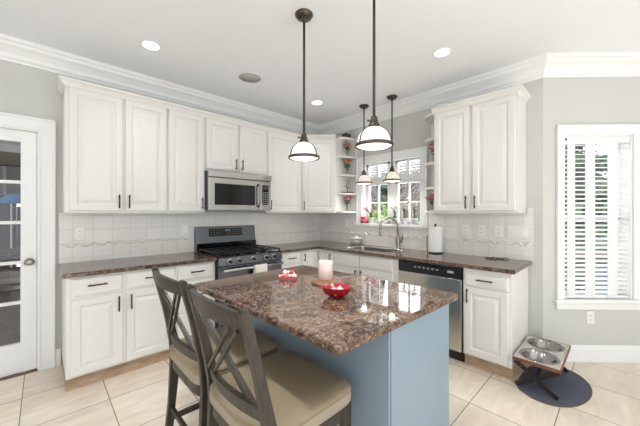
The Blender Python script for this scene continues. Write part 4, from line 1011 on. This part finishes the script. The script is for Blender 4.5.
# tray and wire ornament on the third level
zt = SHZ[1]
tag(MB().box(-0.22, -0.03, -0.775, -0.675, zt, zt+0.012).build('tray', M['black'], base=(-0.12, -0.72, zt), bevel=0.003), 'flat dark tray on the third level of the left end shelves', 'tray')
t = thing('wire_ornament', 'curled grey wire ornament standing on the flat dark tray', 'ornament', (-0.12, -0.72, zt+0.0125))
MB().lathe((-0.12, -0.72, zt+0.0125), [(0.0, 0), (0.03, 0), (0.028, 0.006), (0.006, 0.010), (0.0, 0.012)], 16).build('foot', M['iron'], t)
MB().tube([(-0.12, -0.72, zt+0.022), (-0.12, -0.715, zt+0.08), (-0.115, -0.70, zt+0.14), (-0.12, -0.72, zt+0.185), (-0.125, -0.75, zt+0.17), (-0.125, -0.755, zt+0.13), (-0.12, -0.735, zt+0.12)], 0.004, 6).build('curl', M['iron'], t)
MB().tube([(-0.12, -0.715, zt+0.07), (-0.12, -0.745, zt+0.09), (-0.12, -0.765, zt+0.075)], 0.004, 6).tube([(-0.12, -0.715, zt+0.09), (-0.12, -0.69, zt+0.11), (-0.12, -0.678, zt+0.095)], 0.004, 6).build('twigs', M['iron'], t)
tag(MB().box(-0.20, -0.09, -0.765, -0.675, SHZ[4], SHZ[4]+0.065).build('wooden_box', M['darkwood'], base=(-0.145, -0.72, SHZ[4]), bevel=0.004), 'small dark box on top of the left end shelves', 'box')
t = thing('dark_figurine', 'small dark figurine on top of the right end shelves', 'figurine', (-0.12, -2.03, SHZ[4]))
MB().lathe((-0.12, -2.03, SHZ[4]), [(0.0, 0), (0.028, 0), (0.030, 0.012), (0.016, 0.028), (0.024, 0.06), (0.020, 0.085), (0.008, 0.10), (0.0, 0.104)], 16).build('figure', M['bronze'], t)
# window sill things
SZ = WZ0+0.0005
t = thing('red_jar_candle', 'small red jar candle at the left end of the window sill', 'candle', (-0.01, -0.925, SZ))
MB().lathe((-0.008, -0.925, SZ), [(0.0, 0), (0.042, 0), (0.044, 0.005), (0.044, 0.088), (0.041, 0.090), (0.0, 0.084)], 20).build('jar', mat('red_candle', rgb(196, 24, 60), 0.3), t)
MB().rings([[(-0.008+0.0445*math.cos(a_), -0.925+0.0445*math.sin(a_), SZ+z_) for a_ in [PI*0.62+PI*0.76*k/10 for k in range(11)]] for z_ in (0.03, 0.06)], False, False).build('paper_label', M['pinkwrap'], t)
def pot_plant(y, label, potm, m_, nb, h, seed, spread, leaves=8, x=-0.008):
    rnd = random.Random(seed)
    t = thing('potted_plant', label, 'plant', (x, y, SZ), 'potted plants on the sink window sill')
    MB().lathe((x, y, SZ), [(0.0, 0), (0.034, 0), (0.044, 0.075), (0.046, 0.080), (0.041, 0.080), (0.034, 0.06), (0.0, 0.06)], 20).build('pot', potm, t)
    st = MB(); lf = MB(); tips = []
    for k in range(nb):
        a_ = 2*PI*k/nb+rnd.random()*0.6; tip = (x-0.01+0.35*spread*math.cos(a_), y+spread*math.sin(a_)*(0.5+0.5*rnd.random()), SZ+0.08+(h-0.08)*(0.6+0.4*rnd.random())); tips.append(tip)
        st.tube([(x, y, SZ+0.06), ((x+tip[0])/2, y+(tip[1]-y)*0.3, tip[2]*0.75+(SZ+0.06)*0.25), tip], 0.0025, 5)
    for q in range(leaves):
        b_ = 2*PI*q/leaves; leaf(lf, (x, y, SZ+0.065), (0.5*math.cos(b_)-0.05, math.sin(b_), 0.9), 0.062, 0.014)
    st.build('stems', M['stem'], t); lf.build('leaves', M['leaf'], t)
    for tip in tips:
        bm_ = MB(); petals(bm_, tip, 0.034, 6); bm_.build('blossom', m_, t)
pot_plant(-1.055, 'pale pot of pink and white blossoms beside the red jar candle on the sill', mat('cream_pot', rgb(226, 222, 204), 0.4), M['pink'], 12, 0.21, 11, 0.12, 7)
pot_plant(-1.44, 'white pot with white flowers on the sill, just right of the faucet arch', M['white'], M['petal'], 9, 0.24, 12, 0.06, 6)
pot_plant(-1.580, 'white pot with green leaves and few blossoms, middle of the right sill group', M['white'], M['petal'], 8, 0.25, 13, 0.04, 6)
pot_plant(-1.722, 'white pot plant at the far right end of the window sill', M['white'], M['petal'], 9, 0.26, 14, 0.042, 6)

# ------------------------------------------------------------------ outdoors beyond the two windows
GZ = -0.35
o = MB().box(0.16, 30, -20, 25, GZ-0.1, GZ).build('snowy_ground', M['snow']); o['kind'] = 'structure'
def blob(mb, c, r, seed, sq=(1, 1, 1), n=18, m=12):
    rnd = random.Random(seed); off = Vector((rnd.random()*50, rnd.random()*50, rnd.random()*50)); loops = []
    for i in range(m+1):
        th = PI*(i+0.03)/(m+0.06); lp = []
        for k in range(n):
            d_ = Vector((math.sin(th)*math.cos(2*PI*k/n), math.sin(th)*math.sin(2*PI*k/n), math.cos(th)))
            rr_ = r*(1+0.30*noise.noise(d_*2.2+off)+0.22*noise.noise(d_*6+off))
            lp.append((c[0]+d_.x*rr_*sq[0], c[1]+d_.y*rr_*sq[1], c[2]+d_.z*rr_*sq[2]))
        loops.append(lp)
    mb.rings(loops)
def leafcloud(mb, c, r, n, seed, size, sq=(1, 1, 1)):
    rnd = random.Random(seed)
    for _ in range(n):
        d_ = Vector((rnd.gauss(0, 1), rnd.gauss(0, 1), rnd.gauss(0, 1))).normalized()*r*(0.75+0.45*rnd.random())
        p_ = Vector((c[0]+d_.x*sq[0], c[1]+d_.y*sq[1], c[2]+d_.z*sq[2]))
        u_ = Vector((rnd.gauss(0, 1), rnd.gauss(0, 1), rnd.gauss(0, 1))).normalized(); w_ = u_.orthogonal().normalized()
        mb.face([mb.v(tuple(p_-u_*size)), mb.v(tuple(p_+w_*size*0.5)), mb.v(tuple(p_+u_*size)), mb.v(tuple(p_-w_*size*0.5))])
def bush(x, y, h, r, label, m_, seed):
    t = thing('shrub', label, 'shrub', (x, y, GZ), 'shrubs outside the sink window')
    mb = MB(); blob(mb, (x, y, GZ+h*0.5), r*0.82, seed, (1, 1, h/2/r)); leafcloud(mb, (x, y, GZ+h*0.5), r, 700, seed, 0.06, (1, 1, h/2/r)); f_ = mb.build('foliage', m_, t)
    MB().tube([(x, y, GZ+0.001), (x, y, GZ+h*0.4)], 0.03, 6).build('stem', M['bark'], t)
bush(2.1, 0.25, 1.85, 0.40, 'green shrub seen through the left panes of the sink window', M['shrub'], 21)
bush(2.9, 1.12, 1.95, 0.48, 'green shrub behind the red jar candle, outside the left panes', M['shrub'], 22)
def bare_tree(x, y, h, label, seed, r=0.10):
    rnd = random.Random(seed)
    t = thing('bare_tree', label, 'tree', (x, y, GZ), 'bare trees outside the windows')
    MB().tube([(x, y, GZ+0.001), (x+0.05, y-0.04, GZ+h*0.3), (x-0.04, y+0.06, GZ+h*0.65), (x+0.05, y, GZ+h)], [r, r*0.8, r*0.5, r*0.12], 8).build('trunk', M['bark'], t)
    br = MB()
    for k in range(26):
        z_ = GZ+h*(0.22+0.72*k/26); a_ = rnd.random()*6.28; L_ = h*0.11*(1.15-k/30)
        p0 = Vector((x, y, z_)); p1 = p0+Vector((math.cos(a_)*L_*0.5, math.sin(a_)*L_*0.5, L_*0.45)); p2 = p0+Vector((math.cos(a_+0.3)*L_, math.sin(a_+0.3)*L_, L_*0.8))
        br.tube([tuple(p0), tuple(p1), tuple(p2)], [r*0.30, r*0.18, r*0.05], 5)
        for q in range(5):
            b_ = rnd.random()*6.28; s0 = p1.lerp(p2, rnd.random()); s1 = s0+Vector((math.cos(b_), math.sin(b_), 0.5))*L_*0.4
            br.tube([tuple(s0), tuple(s1)], [r*0.10, r*0.03], 4)
    br.build('branches', M['bark'], t)
bare_tree(4.5, 1.18, 4.4, 'bare grey tree showing in the right panes of the sink window, left one', 31)
bare_tree(3.0, -0.02, 4.0, 'bare grey tree showing in the right panes of the sink window, right one', 32, 0.085)
for k, (x_, y_, h_) in enumerate(((5.9, 2.3, 4.8), (4.5, 2.3, 4.4), (6.0, 1.55, 4.8), (3.8, 1.75, 4.0), (5.3, 3.1, 4.6), (7.0, 2.65, 5.0), (3.75, 0.75, 4.2))):
    bare_tree(x_, y_, h_, 'bare grey tree among the thin woods beyond the sink window', 70+k, 0.10)
def conifer(x, y, h, label, seed):
    t = thing('evergreen_tree', label, 'tree', (x, y, GZ), 'dark evergreens outside')
    mb = MB()
    for k in range(7):
        z_ = GZ+h*(0.12+0.125*k); r_ = h*0.24*(1-k/8.2); leafcloud(mb, (x, y, z_), r_, 160, seed+k, 0.13, (1, 1, 0.45))
        blob(mb, (x, y, z_), r_*0.8, seed+k, (1, 1, 0.55), 14, 8)
    mb.build('foliage', M['evergreen'], t)
    MB().tube([(x, y, GZ+0.001), (x, y, GZ+h*0.3)], 0.09, 8).build('trunk', M['bark'], t)
conifer(5.6, -2.75, 4.6, 'dark evergreen behind the left half of the blind', 41)
conifer(6.6, -5.2, 4.8, 'dark evergreen behind the middle of the blind', 47)
conifer(8.0, 3.8, 4.6, 'dark evergreen far beyond the panes of the sink window', 59)
t = thing('neighbour_house', 'grey neighbouring house with a dark roof outside the sink window', 'house', (9.5, 3.0, GZ))
MB().box(10.0, 15.0, 1.5, 7.0, GZ+0.001, GZ+3.4).build('house_wall', M['siding'], t)
MB().rings([[(9.7, 1.2, GZ+3.4), (15.3, 1.2, GZ+3.4), (12.5, 1.2, GZ+5.4)], [(9.7, 7.3, GZ+3.4), (15.3, 7.3, GZ+3.4), (12.5, 7.3, GZ+5.4)]]).build('roof', M['roof'], t)
for y_ in (2.4, 4.2, 5.9):
    f_ = MB().box(9.94, 9.999, y_-0.5, y_+0.5, GZ+1.0, GZ+2.5).build('window', M['trim'], t); MB().box(9.925, 9.939, y_-0.42, y_+0.42, GZ+1.08, GZ+2.42).build('pane', M['gloss'], f_)
# deck railing and a patio chair outside the bay window
t = thing('deck_railing', 'reddish-brown deck railing seen through the lower blind', 'railing', (3.2, -3.5, GZ))
A, B_ = Vector((2.75, -2.75)), Vector((3.75, -4.75))
for k in range(4):
    p_ = A.lerp(B_, k/3); MB().box(p_.x-0.05, p_.x+0.05, p_.y-0.05, p_.y+0.05, GZ+0.001, GZ+1.15).build('post', M['deck'], t)
for z_ in (1.08, 0.25): MB().bar([(A.x, A.y, GZ+z_), (B_.x, B_.y, GZ+z_)], (0, 0, 1), 0.09, 0.04).build('rail', M['deck'], t)
for k in range(15):
    p_ = A.lerp(B_, (k+0.5)/15); MB().box(p_.x-0.018, p_.x+0.018, p_.y-0.018, p_.y+0.018, GZ+0.25, GZ+1.05).build('baluster', M['deck'], t)
t = thing('patio_chair', 'blue-grey patio chair outside behind the lower blind', 'chair', (2.35, -3.1, GZ))
cx_, cy_ = 2.35, -3.10
MB().box(cx_-0.24, cx_+0.24, cy_-0.24, cy_+0.24, GZ+0.44, GZ+0.48).build('seat', M['chairblue'], t)
MB().bar([(cx_+0.22, cy_-0.20, GZ+0.481), (cx_+0.36, cy_-0.24, GZ+0.95)], (0.3, 1, 0), 0.46, 0.03).build('backrest', M['chairblue'], t)
for sx in (-1, 1):
    for sy in (-1, 1): MB().box(cx_+sx*0.21-0.02, cx_+sx*0.21+0.02, cy_+sy*0.21-0.02, cy_+sy*0.21+0.02, GZ+0.001, GZ+0.4395).build('leg', M['chairblue'], t)

# ------------------------------------------------------------------ room beyond the glazed door
HX0, HX1, HY1 = -6.0, -2.6, 4.2
o = MB().box(HX0, HX1, 0.151, HY1, -0.06, 0.0).build('floor_hall', M['hallfloor']); o['kind'] = 'structure'
o = MB().box(HX0, HX1, 0.151, HY1, 2.60, 2.66).build('ceiling_hall', M['ceil']); o['kind'] = 'structure'
o = MB().box(HX0, -3.95, HY1, HY1+0.1, 0, 2.6).box(-3.35, HX1, HY1, HY1+0.1, 0, 2.6).box(-3.95, -3.70, HY1, HY1+0.1, 0.3, 1.75).box(-3.58, -3.35, HY1, HY1+0.1, 0.3, 1.75).box(-3.95, -3.35, HY1, HY1+0.1, 0, 0.3).box(-3.95, -3.35, HY1, HY1+0.1, 1.75, 2.6).build('wall_hall_far', M['hallwall']); o['kind'] = 'structure'
o = MB().box(HX1, HX1+0.1, 0.151, HY1, 0, 2.6).build('wall_hall_right', M['hallwall']); o['kind'] = 'structure'
o = MB().box(HX0-0.1, HX0, 0.151, 1.2, 0, 2.6).box(HX0-0.1, HX0, 3.4, HY1, 0, 2.6).box(HX0-0.1, HX0, 1.2, 3.4, 0, 0.5).box(HX0-0.1, HX0, 1.2, 3.4, 2.2, 2.6).build('wall_hall_left', M['hallwall']); o['kind'] = 'structure'
o = MB().sweep([(HX0, HY1-0.001), (HX1, HY1-0.001)], [(0, 2.48), (0.02, 2.48), (0.09, 2.57), (0.10, 2.598), (0, 2.598)]).build('trim_8', M['trim']); o['kind'] = 'structure'
area_light('daylight_hall_window', (-6.3, 2.3, 1.5), (-3, 2.3, 1.2), 2.0, 1.6, 11, (0.95, 0.97, 1.0))
tag(MB().box(-4.6, -3.0, 0.5, 2.6, 0.0005, 0.012).build('area_rug', M['rug'], base=(-3.8, 1.5, 0)), 'grey patterned rug on the floor beyond the glazed door', 'rug')
t = thing('side_table', 'dark wooden table with turned legs beyond the glazed door', 'table', (-3.75, 3.0, 0))
MB().box(-4.3, -3.30, 2.7, 3.3, 0.70, 0.745).build('tabletop', M['darkwood'], t, bevel=0.006)
for x_ in (-4.22, -3.38):
    for y_ in (2.78, 3.22): MB().lathe((x_, y_, 0.001), [(0.025, 0), (0.032, 0.08), (0.022, 0.14), (0.036, 0.30), (0.024, 0.52), (0.036, 0.60), (0.036, 0.6985)], 12).build('leg', M['darkwood'], t)
MB().box(-4.2, -3.40, 2.78, 3.22, 0.20, 0.225).build('shelf', M['darkwood'], t)
t = thing('table_lamp', 'blue glass lamp shade seen through the upper door panes', 'lamp', (-3.62, 3.0, 0.7455))
MB().lathe((-3.62, 3.0, 0.7455), [(0.0, 0), (0.09, 0), (0.08, 0.03), (0.03, 0.06), (0.022, 0.4), (0.02, 0.72), (0.0, 0.73)], 20).build('lamp_base', M['darkwood'], t)
MB().lathe((-3.62, 3.0, 1.52), [(0.24, 0), (0.22, 0.05), (0.14, 0.13), (0.03, 0.17), (0.03, 0.165), (0.135, 0.124), (0.214, 0.046), (0.235, 0.0)], 24, False, False).build('lamp_shade', M['lampblue'], t)
t = thing('curtain', 'taupe curtain hanging beyond the glazed door', 'curtain', (-4.05, 4.05, 0))
cu = MB(); lp0 = []
for k in range(25): lp0.append((-4.30+0.5*k/24, 4.08+0.03*math.sin(k*1.3)))
lp = lp0+[(x_, y_+0.006) for x_, y_ in reversed(lp0)]
cu.rings([[(x_, y_, z_) for x_, y_ in lp] for z_ in (0.02, 2.2)], smooth=False).build('panel', M['curtain'], t)
MB().tube([(-4.4, 4.09, 2.215), (-3.2, 4.09, 2.215)], 0.014, 8).build('rod', M['darkwood'], t)

t = thing('china_cabinet', 'tall dark cabinet beside the blue lamp beyond the glazed door', 'cabinet', (-3.86, 3.72, 0))
MB().box(-3.98, -3.74, 3.50, 3.95, 0.001, 1.62).build('cabinet_body', M['darkwood'], t, bevel=0.006)
for z0, z1 in ((0.08, 0.75), (0.80, 1.56)):
    f_ = MB().box(-3.965, -3.755, 3.482, 3.4995, z0, z1).build('door', M['darkwood'], t, bevel=0.004)
    MB().lathe((-3.775, 3.470, (z0+z1)/2), [(0.0, -0.010), (0.010, -0.006), (0.010, 0.006), (0.0, 0.010)], 10).build('knob', M['nickel'], f_)
MB().box(-4.0, -3.72, 3.47, 3.97, 1.6205, 1.66).build('cornice', M['darkwood'], t, bevel=0.005)
t = thing('dining_chair', 'dark wooden chair on the rug, seen through the lower door panes', 'chair', (-3.66, 2.05, 0.0125))
hx, hy = -3.66, 2.05
MB().box(hx-0.22, hx+0.22, hy-0.22, hy+0.22, 0.44, 0.475).build('seat', M['darkwood'], t, bevel=0.008)
for sx in (-1, 1):
    MB().bar([(hx+sx*0.195, hy+0.195, 0.0125), (hx+sx*0.195, hy+0.200, 0.439)], (1, 0, 0), 0.036, 0.036).build('leg', M['darkwood'], t)
    MB().bar([(hx+sx*0.195, hy-0.225, 0.0125), (hx+sx*0.195, hy-0.240, 0.46), (hx+sx*0.195, hy-0.30, 0.95)], (1, 0, 0), 0.036, 0.034).build('leg', M['darkwood'], t)
for z_ in (0.66, 0.78, 0.90): MB().bar([(hx-0.177, hy-0.245-(z_-0.46)*0.122, z_), (hx+0.177, hy-0.245-(z_-0.46)*0.122, z_)], (0, 0, 1), 0.06, 0.016).build('back_slat', M['darkwood'], t)
